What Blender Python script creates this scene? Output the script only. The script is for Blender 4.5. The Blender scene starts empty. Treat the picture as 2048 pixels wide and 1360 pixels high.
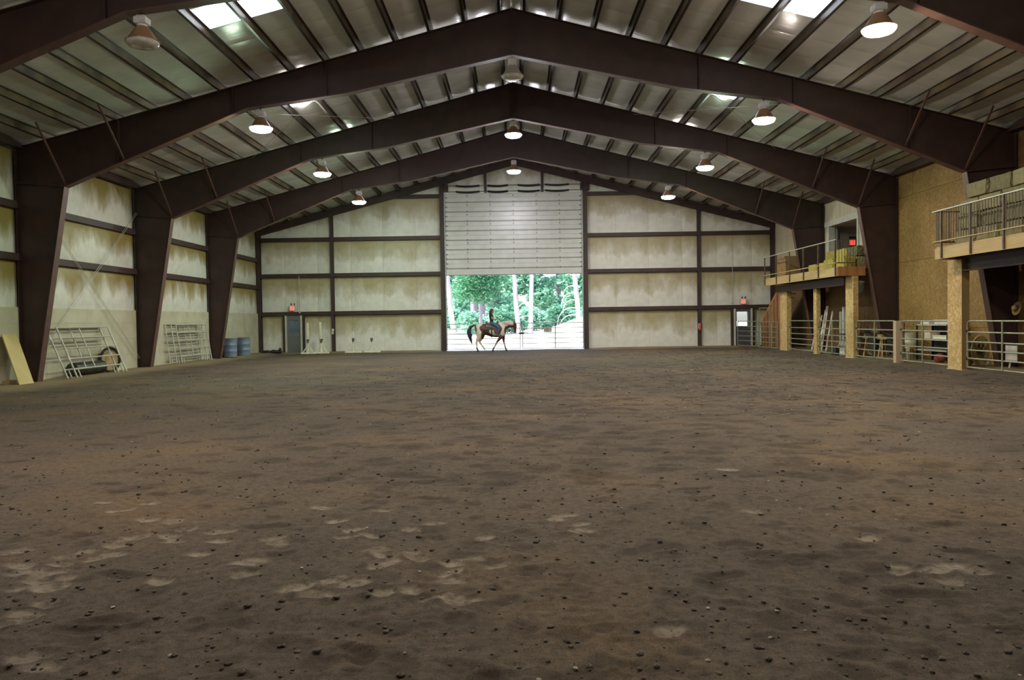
import bpy, math, random
import numpy as np
from mathutils import Vector, Matrix, Euler
random.seed(7); RNG = np.random.default_rng(11)
S = bpy.context.scene
COL = S.collection
PI = math.pi

# ------------------------------------------------------------------ camera
cd = bpy.data.cameras.new('camera'); cam = bpy.data.objects.new('camera', cd); COL.objects.link(cam)
FPX = 1562.0
cd.sensor_width = 36.0; cd.lens = FPX / 2048 * 36; cd.clip_start = .05; cd.clip_end = 600
cam.matrix_world = (Matrix.Translation((0, 0, 1.68)) @ Matrix.Rotation(math.atan(9/FPX), 4, 'Z')
                    @ Matrix.Rotation(PI/2 - math.atan(39/FPX), 4, 'X') @ Matrix.Rotation(-math.radians(.9), 4, 'Z'))
S.camera = cam
# ------------------------------------------------------------------ world, sun, exposure
W = bpy.data.worlds.new('world'); S.world = W; W.use_nodes = True
nt = W.node_tree; bg = nt.nodes['Background']
sky = nt.nodes.new('ShaderNodeTexSky'); sky.sky_type = 'NISHITA'; sky.sun_disc = False
sky.sun_elevation = math.radians(52); sky.sun_rotation = math.radians(250); sky.air_density = 1.0; sky.dust_density = 2.5
nt.links.new(sky.outputs[0], bg.inputs[0]); bg.inputs[1].default_value = .55
sl = bpy.data.lights.new('sun', 'SUN'); sl.energy = 7.0; sl.angle = math.radians(1.5); sl.color = (1, .97, .92)
so = bpy.data.objects.new('sun', sl); COL.objects.link(so)
so.rotation_euler = Vector((.75, .12, -.95)).to_track_quat('-Z', 'Y').to_euler()
S.view_settings.view_transform = 'Standard'; S.view_settings.look = 'None'
S.view_settings.exposure = 0.6; S.view_settings.gamma = 1.0; S.view_settings.use_curve_mapping = False
LAMP = 225.0      # radiance of a lit lamp lens

# ------------------------------------------------------------------ helpers
def tag(o, label=None, cat=None, group=None, kind=None):
    if label: o['label'] = label
    if cat: o['category'] = cat
    if group: o['group'] = group
    if kind: o['kind'] = kind
    return o
def empty(name, loc=(0, 0, 0), rz=0.0, parent=None):
    o = bpy.data.objects.new(name, None); COL.objects.link(o); o.location = loc; o.rotation_euler = (0, 0, rz)
    o.empty_display_size = .2
    if parent: o.parent = parent
    return o
def link(name, me, parent=None, loc=(0, 0, 0), rot=(0, 0, 0), scale=None):
    o = bpy.data.objects.new(name, me); COL.objects.link(o); o.location = loc; o.rotation_euler = rot
    if scale: o.scale = scale
    if parent: o.parent = parent
    return o
def copy_tree(o, parent=None):
    c = o.copy(); COL.objects.link(c); c.parent = parent
    for ch in o.children: copy_tree(ch, c)
    return c
class MB:
    def __init__(s): s.v = []; s.f = []; s.m = []; s.mi = 0
    def add(s, vs, fs):
        b = len(s.v); s.v += [tuple(v) for v in vs]
        for f in fs: s.f.append([b + i for i in f]); s.m.append(s.mi)
        return s
    def box(s, x0, x1, y0, y1, z0, z1):
        return s.add([(x0,y0,z0),(x1,y0,z0),(x1,y1,z0),(x0,y1,z0),(x0,y0,z1),(x1,y0,z1),(x1,y1,z1),(x0,y1,z1)],
                     [(0,3,2,1),(4,5,6,7),(0,1,5,4),(1,2,6,5),(2,3,7,6),(3,0,4,7)])
    def cbox(s, x0, x1, y0, y1, z0, z1, c=.01):   # box with chamfered edges
        n = len(s.v); vs = []; X = (x0, x1); Y = (y0, y1); Z = (z0, z1)
        def P(i, j, k, ax):
            p = [X[i], Y[j], Z[k]]; d = (i, j, k)
            for a in range(3):
                if a != ax: p[a] += c if d[a] == 0 else -c
            return p
        idx = {}
        for i in (0,1):
            for j in (0,1):
                for k in (0,1):
                    for ax in range(3): idx[(i,j,k,ax)] = len(vs); vs.append(P(i,j,k,ax))
        fs = []
        for ax in range(3):
            a, b = [q for q in range(3) if q != ax]
            for e in (0, 1):
                q = []
                for (u, w) in ((0,0),(1,0),(1,1),(0,1)):
                    d = [0,0,0]; d[ax] = e; d[a] = u; d[b] = w; q.append(idx[(d[0],d[1],d[2],ax)])
                fs.append(q if (e == 1) == (ax != 1) else q[::-1])
        for ax in range(3):
            a, b = [q for q in range(3) if q != ax]
            for u in (0,1):
                for w in (0,1):
                    d0 = [0,0,0]; d0[a] = u; d0[b] = w; d1 = list(d0); d1[ax] = 1
                    fs.append([idx[(*d0,a)], idx[(*d1,a)], idx[(*d1,b)], idx[(*d0,b)]])
        for i in (0,1):
            for j in (0,1):
                for k in (0,1): fs.append([idx[(i,j,k,0)], idx[(i,j,k,1)], idx[(i,j,k,2)]])
        return s.add(vs, fs)
    def bar(s, p0, p1, w, h, up=(0, 0, 1)):     # box section bar, w sideways, h along up
        p0 = Vector(p0); p1 = Vector(p1); d = (p1 - p0).normalized(); u = Vector(up); sd = d.cross(u)
        if sd.length < 1e-4: sd = d.cross(Vector((0, 1, 0)))
        sd.normalize(); u = sd.cross(d).normalized(); vs = []
        for p in (p0, p1):
            for a, b in ((-1,-1),(1,-1),(1,1),(-1,1)): vs.append(p + sd*(a*w/2) + u*(b*h/2))
        return s.add(vs, [(0,1,2,3),(7,6,5,4),(0,4,5,1),(1,5,6,2),(2,6,7,3),(3,7,4,0)])
    def cyl(s, p0, p1, r0, r1=None, n=10, caps=True):
        return s.tube([p0, p1], [r0, r0 if r1 is None else r1], n, caps)
    def tube(s, path, r, n=8, caps=True, asp=None):
        path = [Vector(p) for p in path]; k = len(path)
        rs = r if isinstance(r, (list, tuple)) else [r]*k
        vs = []; nrm = None
        for i, p in enumerate(path):
            t = (path[min(i+1, k-1)] - path[max(i-1, 0)]).normalized()
            if nrm is None:
                nrm = t.cross(Vector((0, 1, 0)))
                if nrm.length < .2: nrm = t.cross(Vector((1, 0, 0)))
                nrm.normalize()
            else:
                nrm = (nrm - t*nrm.dot(t))
                nrm.normalize()
            b = t.cross(nrm)
            ra, rb = rs[i] if isinstance(rs[i], (list, tuple)) else (rs[i], rs[i])
            for j in range(n):
                a = 2*PI*j/n; vs.append(p + nrm*(math.cos(a)*ra) + b*(math.sin(a)*rb))
        fs = []
        for i in range(k-1):
            for j in range(n): fs.append((i*n+j, i*n+(j+1) % n, (i+1)*n+(j+1) % n, (i+1)*n+j))
        if caps: fs.append(tuple(range(n))[::-1]); fs.append(tuple((k-1)*n+j for j in range(n)))
        return s.add(vs, fs)
    def lathe(s, prof, n=20, c=(0, 0, 0), caps=(False, False)):
        vs = []; k = len(prof)
        for r, z in prof:
            for j in range(n): a = 2*PI*j/n; vs.append((c[0]+r*math.cos(a), c[1]+r*math.sin(a), c[2]+z))
        fs = []
        for i in range(k-1):
            for j in range(n): fs.append((i*n+j, i*n+(j+1) % n, (i+1)*n+(j+1) % n, (i+1)*n+j))
        if caps[0]: fs.append(tuple(range(n))[::-1])
        if caps[1]: fs.append(tuple((k-1)*n+j for j in range(n)))
        return s.add(vs, fs)
    def ell(s, c, r, n=12, m=8, rot=None):
        vs = []; fs = []
        R = rot.to_matrix() if rot else Matrix.Identity(3)
        for i in range(m+1):
            th = PI*i/m
            for j in range(n):
                a = 2*PI*j/n
                vs.append(Vector(c) + R @ Vector((r[0]*math.sin(th)*math.cos(a), r[1]*math.sin(th)*math.sin(a), r[2]*math.cos(th))))
        for i in range(m):
            for j in range(n): fs.append((i*n+j, (i+1)*n+j, (i+1)*n+(j+1) % n, i*n+(j+1) % n))
        return s.add(vs, fs)
    def prism(s, poly, a0, a1, axis='y'):       # polygon in the two other axes, extruded
        n = len(poly); vs = []
        for a in (a0, a1):
            for p in poly:
                vs.append((p[0], a, p[1]) if axis == 'y' else ((a, p[0], p[1]) if axis == 'x' else (p[0], p[1], a)))
        return s.add(vs, [tuple(range(n)), tuple(range(2*n-1, n-1, -1))] + [(i, i+n, (i+1) % n+n, (i+1) % n) for i in range(n)])
    def mesh(s, name, mats, smooth=False):
        me = bpy.data.meshes.new(name); me.from_pydata(s.v, [], s.f)
        for m in (mats if isinstance(mats, (list, tuple)) else [mats]): me.materials.append(m)
        me.polygons.foreach_set('material_index', s.m)
        if smooth: me.polygons.foreach_set('use_smooth', [True]*len(s.f))
        import bmesh
        bm = bmesh.new(); bm.from_mesh(me); bmesh.ops.remove_doubles(bm, verts=bm.verts, dist=1e-6)
        bmesh.ops.recalc_face_normals(bm, faces=bm.faces); bm.to_mesh(me); bm.free()
        if smooth:
            try: me.set_sharp_from_angle(angle=math.radians(40))
            except Exception: pass
        me.update(); return me
    def build(s, name, mats, parent=None, loc=(0, 0, 0), rot=(0, 0, 0), smooth=False):
        return link(name, s.mesh(name, mats, smooth), parent, loc, rot)

# ------------------------------------------------------------------ materials
def nodes(name):
    m = bpy.data.materials.new(name); m.use_nodes = True; t = m.node_tree
    return m, t, t.nodes['Principled BSDF'], t.links.new
def N(t, kind, **kw):
    n = t.nodes.new('ShaderNode'+kind)
    for k, v in kw.items():
        if k.startswith('i_'):
            q = k[2:]; q = int(q) if q.isdigit() else q.replace('_', ' ')
            n.inputs[q].default_value = v
        else: setattr(n, k, v)
    return n
def ramp(t, stops):
    r = t.nodes.new('ShaderNodeValToRGB'); e = r.color_ramp.elements
    while len(e) < len(stops): e.new(.5)
    for q, (p, c) in zip(e, stops): q.position = p; q.color = (*c, 1) if len(c) == 3 else c
    return r
def mix(t, L, fac, a, b, bt='MIX'):
    n = t.nodes.new('ShaderNodeMix'); n.data_type = 'RGBA'; n.blend_type = bt
    for i, v in ((0, fac), (6, a), (7, b)):
        if hasattr(v, 'links') or hasattr(v, 'is_linked'): L(v, n.inputs[i])
        else: n.inputs[i].default_value = v if i == 0 else (*v, 1)
    return n.outputs[2]
def bumpn(t, L, b, h, dist=.01, st=.5):
    n = N(t, 'Bump'); n.inputs['Strength'].default_value = st; n.inputs['Distance'].default_value = dist
    L(h, n.inputs['Height']); L(n.outputs[0], b.inputs['Normal'])
def pm(name, c1, c2=None, scale=4.0, rough=.6, metal=0.0, bump=0.0, stretch=(1, 1, 1), lo=.4, hi=.62, spec=.5, bdist=.01):
    m, t, b, L = nodes(name); b.inputs['Roughness'].default_value = rough; b.inputs['Metallic'].default_value = metal
    b.inputs['Specular IOR Level'].default_value = spec
    b.inputs['Base Color'].default_value = (*c1, 1)
    if c2 or bump:
        tc = N(t, 'TexCoord'); mp = N(t, 'Mapping'); mp.inputs['Scale'].default_value = stretch; L(tc.outputs['Object'], mp.inputs[0])
        nz = N(t, 'TexNoise'); nz.inputs['Scale'].default_value = scale; nz.inputs['Detail'].default_value = 7; L(mp.outputs[0], nz.inputs['Vector'])
        if c2:
            r = ramp(t, [(lo, c1), (hi, c2)]); L(nz.outputs[0], r.inputs[0]); L(r.outputs[0], b.inputs['Base Color'])
        if bump: bumpn(t, L, b, nz.outputs[0], bdist, bump)
    return m
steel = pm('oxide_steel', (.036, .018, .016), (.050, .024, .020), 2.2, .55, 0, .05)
steel_lit = pm('oxide_steel_lamplit', (.085, .040, .031), (.11, .053, .039), 3, .5)  # lighter copy of the frame steel, lamp light put into the colour
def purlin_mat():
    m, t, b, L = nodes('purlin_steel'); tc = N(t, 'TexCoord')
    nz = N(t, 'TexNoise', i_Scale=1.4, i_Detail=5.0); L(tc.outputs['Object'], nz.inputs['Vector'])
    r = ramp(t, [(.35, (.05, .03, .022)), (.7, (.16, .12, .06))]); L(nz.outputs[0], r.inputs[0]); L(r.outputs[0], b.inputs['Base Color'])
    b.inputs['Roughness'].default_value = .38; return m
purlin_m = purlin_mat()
purlin_fl = pm('purlin_flange', (.020, .013, .010), None, rough=.35)
galv = pm('galvanised', (.34, .36, .32), (.44, .45, .40), 6, .42, .55)
galv_d = pm('galvanised_dull', (.42, .42, .36), (.50, .49, .42), 5, .5, .3)
gate_m = pm('gate_pipe', (.25, .26, .18), (.33, .335, .24), 5, .42, .25)
green_m = pm('green_pipe', (.14, .20, .12), (.20, .27, .16), 5, .45, .1)
white_m = pm('white_paint', (.56, .55, .50), (.48, .47, .41), 5, .5)
cream_m = pm('cream_wood', (.76, .73, .60), (.66, .62, .48), 6, .6)
concrete = pm('concrete', (.40, .37, .26), (.52, .49, .36), 1.3, .85, 0, .25, (1, 1, 1), .35, .7)
black_m = pm('black_rubber', (.015, .015, .016), None, rough=.5)
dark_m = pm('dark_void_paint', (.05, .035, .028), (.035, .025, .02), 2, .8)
glass_m, _t, _b, _L = nodes('window_glass'); _b.inputs['Transmission Weight'].default_value = 1; _b.inputs['Roughness'].default_value = .02; _b.inputs['IOR'].default_value = 1.05
def wood(name, c1, c2, sc=6, st=(1, 1, .12), rough=.65):
    return pm(name, c1, c2, sc, rough, 0, .15, st, .35, .68)
lumber = wood('pale_lumber', (.36, .25, .10), (.45, .33, .15), 5, (1, .1, 1))
redwood = wood('reddish_board', (.26, .11, .035), (.42, .20, .07), 6)
plywood = wood('pale_plywood', (.50, .44, .30), (.58, .52, .38), 3, (1, 1, .15))
boardwood = wood('tan_board', (.46, .35, .13), (.54, .43, .18), 3)
brownwood = wood('brown_panel', (.20, .125, .05), (.27, .175, .075), 4)
def osb(name, tint=(1, 1, 1), dark=1.0):
    m, t, b, L = nodes(name); tc = N(t, 'TexCoord')
    geo = N(t, 'NewGeometry')
    nz = N(t, 'TexNoise', i_Scale=9.0, i_Detail=3.0); L(geo.outputs['Position'], nz.inputs['Vector'])
    sm = N(t, 'Vector' + 'Math', operation='MULTIPLY_ADD'); L(nz.outputs['Color'], sm.inputs[0]); sm.inputs[1].default_value = (.10, .10, .10); L(geo.outputs['Position'], sm.inputs[2])
    vo = N(t, 'TexVoronoi', i_Scale=15.0); L(sm.outputs[0], vo.inputs['Vector'])
    sx = N(t, 'SeparateColor'); L(vo.outputs['Color'], sx.inputs[0])
    c = lambda q: tuple(x*y*dark for x, y in zip(q, tint))
    r = ramp(t, [(0, c((.30, .20, .065))), (.35, c((.36, .245, .080))), (.7, c((.40, .28, .095))), (1, c((.48, .35, .14)))])
    L(sx.outputs[0], r.inputs[0])
    n2 = N(t, 'TexNoise', i_Scale=.7, i_Detail=4.0); L(geo.outputs['Position'], n2.inputs['Vector'])
    r2 = ramp(t, [(.3, (.70, .66, .58)), (.65, (1, 1, 1))]); L(n2.outputs[0], r2.inputs[0])
    L(mix(t, L, 1.0, r.outputs[0], r2.outputs[0], 'MULTIPLY'), b.inputs['Base Color']); b.inputs['Roughness'].default_value = .75
    bumpn(t, L, b, sx.outputs[0], .004, .4); return m
osb_m = osb('strand_board', (1.1, .93, .82), .74); osb_post = osb('strand_board_post', (1.35, 1.33, 1.6)); osb_dark = osb('strand_board_dark', (.8, .65, .6), .55)  # osb_dark is the same board in a darker tone, for the loft bays
def insul(name, white=(.66, .65, .60), stain=(.27, .205, .05), amount=1.0, rough=.42, vs=.30, nm=1.5, off=-.36):
    m, t, b, L = nodes(name); tc = N(t, 'TexCoord'); geo = N(t, 'NewGeometry')
    sp = N(t, 'SeparateXYZ'); L(tc.outputs['Generated'], sp.inputs[0])
    mp = N(t, 'Mapping'); mp.inputs['Scale'].default_value = (1.0, 1.0, vs); L(geo.outputs['Position'], mp.inputs[0])
    nz = N(t, 'TexNoise', i_Scale=1.1, i_Detail=7.0, i_Roughness=.62); L(mp.outputs[0], nz.inputs['Vector'])
    ma = N(t, 'Math', operation='MULTIPLY_ADD'); L(nz.outputs[0], ma.inputs[0]); ma.inputs[1].default_value = nm; L(sp.outputs['Z'], ma.inputs[2])
    r = ramp(t, [(0.0, (0, 0, 0)), (.42, (.04, .04, .04)), (.54, (.6, .6, .6)), (.72, (1, 1, 1))])
    m2 = N(t, 'Math', operation='MULTIPLY_ADD'); L(ma.outputs[0], m2.inputs[0]); m2.inputs[1].default_value = .70; m2.inputs[2].default_value = off
    L(m2.outputs[0], r.inputs[0])
    n3 = N(t, 'TexNoise', i_Scale=3.0, i_Detail=6.0); L(geo.outputs['Position'], n3.inputs['Vector'])
    r3 = ramp(t, [(.35, tuple(x*.88 for x in white)), (.65, white)]); L(n3.outputs[0], r3.inputs[0])
    k = N(t, 'Math', operation='MULTIPLY'); L(r.outputs[0], k.inputs[0]); k.inputs[1].default_value = amount
    L(mix(t, L, k.outputs[0], r3.outputs[0], stain), b.inputs['Base Color'])
    b.inputs['Roughness'].default_value = rough
    mp2 = N(t, 'Mapping'); mp2.inputs['Scale'].default_value = (9, 9, .7); L(geo.outputs['Position'], mp2.inputs[0])
    n4 = N(t, 'TexNoise', i_Scale=1.0, i_Detail=3.0); L(mp2.outputs[0], n4.inputs['Vector']); bumpn(t, L, b, n4.outputs[0], .02, .35)
    return m
insul_m = insul('wall_insulation', (.70, .69, .61), (.24, .170, .030), .95); insul_w = insul('end_wall_insulation', (.74, .72, .65), (.30, .225, .060), .78, .42, .55, 1.2, -.27)
def roofins():
    m, t, b, L = nodes('roof_insulation'); geo = N(t, 'NewGeometry')
    n3 = N(t, 'TexNoise', i_Scale=1.2, i_Detail=6.0); L(geo.outputs['Position'], n3.inputs['Vector'])
    r3 = ramp(t, [(.3, (.50, .50, .45)), (.7, (.64, .63, .58))]); L(n3.outputs[0], r3.inputs[0]); L(r3.outputs[0], b.inputs['Base Color'])
    b.inputs['Roughness'].default_value = .22; b.inputs['Specular IOR Level'].default_value = .6
    mp2 = N(t, 'Mapping'); mp2.inputs['Scale'].default_value = (.8, 7, 1); L(geo.outputs['Position'], mp2.inputs[0])
    n4 = N(t, 'TexNoise', i_Scale=1.0, i_Detail=3.0); L(mp2.outputs[0], n4.inputs['Vector']); bumpn(t, L, b, n4.outputs[0], .02, .35)
    return m
roof_m = roofins()
skyl_m, t, b, L = nodes('skylight_sheet'); tr = N(t, 'BsdfTranslucent'); tr.inputs[0].default_value = (.75, .8, .8, 1)
L(tr.outputs[0], t.nodes['Material Output'].inputs[0])
def emis(name, col, s):
    m, t, b, L = nodes(name); b.inputs['Base Color'].default_value = (.02, .02, .02, 1)
    b.inputs['Emission Color'].default_value = (*col, 1); b.inputs['Emission Strength'].default_value = s; return m

# ------------------------------------------------------------------ numbers of the hall
BAY = 7.13; FY = [37.36 - BAY*i for i in range(7)]; YE = 44.5; YN = FY[-1]; HX = 14.7
ZT = lambda x: 10.78 - .26*abs(x)             # top of rafters
ZI = lambda x: ZT(x) + .20                    # insulation above the purlins
def sstep(a, b, x): q = np.clip((x-a)/(b-a), 0, 1); return q*q*(3-2*q)
def gz(x, y):                                 # floor level without the small relief
    e = .09*sstep(12.6, 13.9, np.abs(x)); d = .07*sstep(43.2, 44.2, y)*sstep(4.2, 5.2, np.abs(x))
    return np.maximum(e, d)
def G(x, y): return float(gz(np.array(float(x)), np.array(float(y))))

# ------------------------------------------------------------------ floor
def vnoise(x, y, seed):
    r = np.random.default_rng(seed); T = r.random((256, 256)); xi = np.floor(x).astype(int); yi = np.floor(y).astype(int)
    fx = x-xi; fy = y-yi; fx = fx*fx*(3-2*fx); fy = fy*fy*(3-2*fy); g = lambda a, b: T[a % 256, b % 256]
    return (g(xi, yi)*(1-fx)+g(xi+1, yi)*fx)*(1-fy)+(g(xi, yi+1)*(1-fx)+g(xi+1, yi+1)*fx)*fy
def fbm(x, y, seed, o=5):
    s = 0; a = .5
    for k in range(o): s = s + a*vnoise(x*2**k+13.7*k, y*2**k+7.1*k, seed+k); a *= .5
    return s
PALE = [(-2.91,4.44),(-2.92,4.54),(-2.91,4.72),(-3.22,5.15),(-3.39,5.31),(-3.21,5.3),(-3.26,5.47),(-3.26,5.77),(-3.31,5.65),(-3.06,5.92),(-3.04,5.61),(-3.0,5.66),(-3.07,6.09),(-3.02,6.16),(-3.06,5.17),(-3.18,5.0),(-3.03,5.0),(-3.52,5.45),(-3.77,5.82),(-2.78,6.15),(-2.69,6.0),(-2.34,5.66),(-2.32,5.98),(-2.41,6.27),(-1.86,5.22),(-1.35,6.07),(-1.16,6.1),(-1.33,6.29),(-1.05,5.73),(-.94,5.4),(-.97,5.6),(-.8,5.65),(-.73,5.53),(-.47,5.37),(-.35,5.48),(-.47,5.19),(-.44,5.03),(-.15,5.31),(-.85,4.84),(-.51,4.72),(-.35,4.67),(-.7,4.88),(-1.23,5.07),(-1.07,5.01),(-.7,6.45),(-.88,6.27),(-1.42,4.93),(-1.26,4.81),(-3.96,7.41),(-3.63,7.05),(-3.49,7.33),(-3.22,6.72),(-2.96,6.66),(-2.75,6.37),(-.27,6.02),(-1.91,6.03),(-1.84,5.89),(-1.91,5.47),(-2.53,3.96),(-2.4,3.84),(-2.38,5.11),(-1.54,6.58),(-1.8,7.08),(-1.2,6.95),(.32,6.58),(.4,6.7),(.5,6.2),(.5,6.39),(.8,4.17),(2.71,5.08),(2.86,5.15),(2.51,5.14),(2.72,4.9),(2.95,5.04),(2.61,5.81),(2.0,6.68),(2.29,8.56)]
DARK = [(-2.46,4.41),(-2.45,4.32),(-4.4,8.3),(-4.1,7.91),(-3.67,8.87),(-3.6,7.77),(-3.0,8.67),(-.83,7.42),(-1.01,8.19),(-3.51,6.22),(-2.71,5.23),(-2.08,6.41),(1.94,5.38),(2.41,5.59),(1.73,5.44),(1.69,7.59),(2.44,8.14),(2.42,4.69),(3.4,6.19),(2.59,4.14),(1.33,5.03),(1.6,5.73),(3.11,5.47),(2.98,8.8),(1.7,8.9)]
NX, NY = 460, 640
u = np.linspace(-1, 1, NX); xs = 14.75*(.33*u + .67*u**3)
ya = np.geomspace(3.0, 44.62, NY-8); ys = np.concatenate([np.linspace(YN, 2.6, 8), ya])
X, Y = np.meshgrid(xs, ys)
Hh = gz(X, Y) + .05*(fbm(X*.5, Y*.5, 3)-.5) + .012*(fbm(X*2.2, Y*2.2, 21)-.5) + .012*(fbm(X*11, Y*11, 41, 3)-.5)
ang = .25 + .5*fbm(X*.12, Y*.12, 61, 2)        # harrow lines
Hh = Hh + .006*np.sin((X*np.cos(ang)-Y*np.sin(ang)*.35)*26)*sstep(.42, .58, fbm(X*.3+4, Y*.3, 71, 3))
PA = np.zeros_like(X); DK = np.zeros_like(X)
def stamp(cx, cy, rx, ry, a, depth, pale=0., dark=0., rim=0.):
    i0, i1 = np.searchsorted(ys, [cy-2.2*max(rx, ry), cy+2.2*max(rx, ry)]); j0, j1 = np.searchsorted(xs, [cx-2.2*max(rx, ry), cx+2.2*max(rx, ry)])
    if i1 <= i0 or j1 <= j0: return
    dx = X[i0:i1, j0:j1]-cx; dy = Y[i0:i1, j0:j1]-cy; c, s = math.cos(a), math.sin(a)
    q = np.sqrt(((dx*c+dy*s)/rx)**2+((-dx*s+dy*c)/ry)**2)
    core = 1-sstep(.75, 1.1, q)
    Hh[i0:i1, j0:j1] += -depth*core + rim*np.exp(-((q-1.25)/.25)**2)
    if pale: PA[i0:i1, j0:j1] = np.maximum(PA[i0:i1, j0:j1], pale*core)
    if dark: DK[i0:i1, j0:j1] = np.maximum(DK[i0:i1, j0:j1], dark*(1-sstep(.5, 1.5, q)))
for (x, y) in PALE: stamp(x, y, random.uniform(.09, .14), random.uniform(.055, .09), random.uniform(-.5, .9), .008, random.uniform(.55, 1.), 0, .006)
for (x, y) in DARK: stamp(x, y, random.uniform(.12, .2), random.uniform(.06, .1), random.uniform(-.3, .3), .012, 0, .9, .006)
for k in range(2600):
    y = 3.5*math.exp(random.random()*math.log(44/3.5)); x = random.uniform(-1, 1)*min(14, .75*y+1)
    if random.random() < .45: x = x*.6 + .2*y
    if abs(x) > 13.5: continue
    s_ = random.uniform(.7, 1.5)*(1+y*.012)
    stamp(x, y, .085*s_, .065*s_, random.uniform(0, PI), random.uniform(.002, .009), 0, random.choice([0, 0, 0, 0, .4, .6, .8]), random.uniform(0, .004))
for k in range(1500):                       # churned, darker spots further off
    y = random.uniform(8, 30); x = random.gauss(.12*y, .33*y)
    if abs(x) < 12.5: stamp(x, y, random.uniform(.08, .22)*(1+.02*y), random.uniform(.07, .16)*(1+.02*y), random.uniform(-.4, .4), random.uniform(0, .010), 0, random.uniform(.4, 1.))
me = bpy.data.meshes.new('floor'); nv = NX*NY
me.vertices.add(nv); me.vertices.foreach_set('co', np.stack([X, Y, Hh], -1).reshape(-1))
I = np.arange(nv).reshape(NY, NX); q = np.stack([I[:-1, :-1], I[:-1, 1:], I[1:, 1:], I[1:, :-1]], -1).reshape(-1, 4); nf = len(q)
me.loops.add(nf*4); me.loops.foreach_set('vertex_index', q.reshape(-1).astype(np.int32)); me.polygons.add(nf)
me.polygons.foreach_set('loop_start', np.arange(0, nf*4, 4, dtype=np.int32)); me.polygons.foreach_set('use_smooth', np.ones(nf, dtype=bool)); me.update()
EDG = np.clip(np.maximum(sstep(12.7, 13.8, np.abs(X)+.8*(fbm(X, Y, 33)-.5)), sstep(43.0, 43.7, Y+.8*(fbm(X, Y, 34)-.5))*sstep(3.6, 5, np.abs(X))), 0, 1)
for nm, A in (('pale', PA), ('dark_spot', DK), ('edge', EDG)):
    at = me.attributes.new(nm, 'FLOAT', 'POINT'); at.data.foreach_set('value', A.reshape(-1).astype(np.float32))
m, t, b, L = nodes('arena_dirt'); geo = N(t, 'NewGeometry')
n1 = N(t, 'TexNoise', i_Scale=.35, i_Detail=6.0); L(geo.outputs['Position'], n1.inputs['Vector'])
r1 = ramp(t, [(.32, (.082, .066, .054)), (.5, (.101, .079, .062)), (.68, (.138, .097, .060))]); L(n1.outputs[0], r1.inputs[0])
n2 = N(t, 'TexNoise', i_Scale=14.0, i_Detail=9.0, i_Roughness=.7); L(geo.outputs['Position'], n2.inputs['Vector'])
r2 = ramp(t, [(.3, (.55, .53, .5)), (.5, (.95, .95, .95)), (.72, (1.35, 1.32, 1.25))]); L(n2.outputs[0], r2.inputs[0])
c = mix(t, L, 1.0, r1.outputs[0], r2.outputs[0], 'MULTIPLY')
n3 = N(t, 'TexNoise', i_Scale=110.0, i_Detail=6.0, i_Roughness=.8); L(geo.outputs['Position'], n3.inputs['Vector'])
r3 = ramp(t, [(.36, (.42, .42, .42)), (.64, (1.6, 1.58, 1.54))]); L(n3.outputs[0], r3.inputs[0])
c = mix(t, L, .8, c, r3.outputs[0], 'MULTIPLY')
a1 = N(t, 'Attribute', attribute_name='dark_spot'); k1 = N(t, 'Math', operation='MULTIPLY', i_1=.74); L(a1.outputs['Fac'], k1.inputs[0])  # darkens the soil inside stamped prints and churned spots
c = mix(t, L, k1.outputs[0], c, (.040, .029, .022))
a2 = N(t, 'Attribute', attribute_name='pale'); k0 = N(t, 'MapRange'); k0.inputs[1].default_value = .38; k0.inputs[2].default_value = .58; k0.inputs[3].default_value = .25; k0.inputs[4].default_value = .8; L(n2.outputs[0], k0.inputs[0])
k2 = N(t, 'Math', operation='MULTIPLY'); L(a2.outputs['Fac'], k2.inputs[0]); L(k0.outputs[0], k2.inputs[1])
c = mix(t, L, k2.outputs[0], c, (.30, .25, .195))
a3 = N(t, 'Attribute', attribute_name='edge'); k4 = N(t, 'Math', operation='MULTIPLY', i_1=.8); L(a3.outputs['Fac'], k4.inputs[0])
c = mix(t, L, k4.outputs[0], c, (.26, .20, .115)); L(c, b.inputs['Base Color'])
b.inputs['Roughness'].default_value = .95; b.inputs['Specular IOR Level'].default_value = .15
ad = N(t, 'Math', operation='ADD'); L(n2.outputs[0], ad.inputs[0]); k3 = N(t, 'Math', operation='MULTIPLY', i_1=.35); L(n3.outputs[0], k3.inputs[0]); L(k3.outputs[0], ad.inputs[1])
bumpn(t, L, b, ad.outputs[0], .018, .6); dirt_m = m; me.materials.append(m)
floor = tag(link('floor', me), kind='structure')
def hfloor(x, y):
    i = int(np.clip(np.searchsorted(ys, y), 0, NY-1)); j = int(np.clip(np.searchsorted(xs, x), 0, NX-1)); return float(Hh[i, j])
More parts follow.
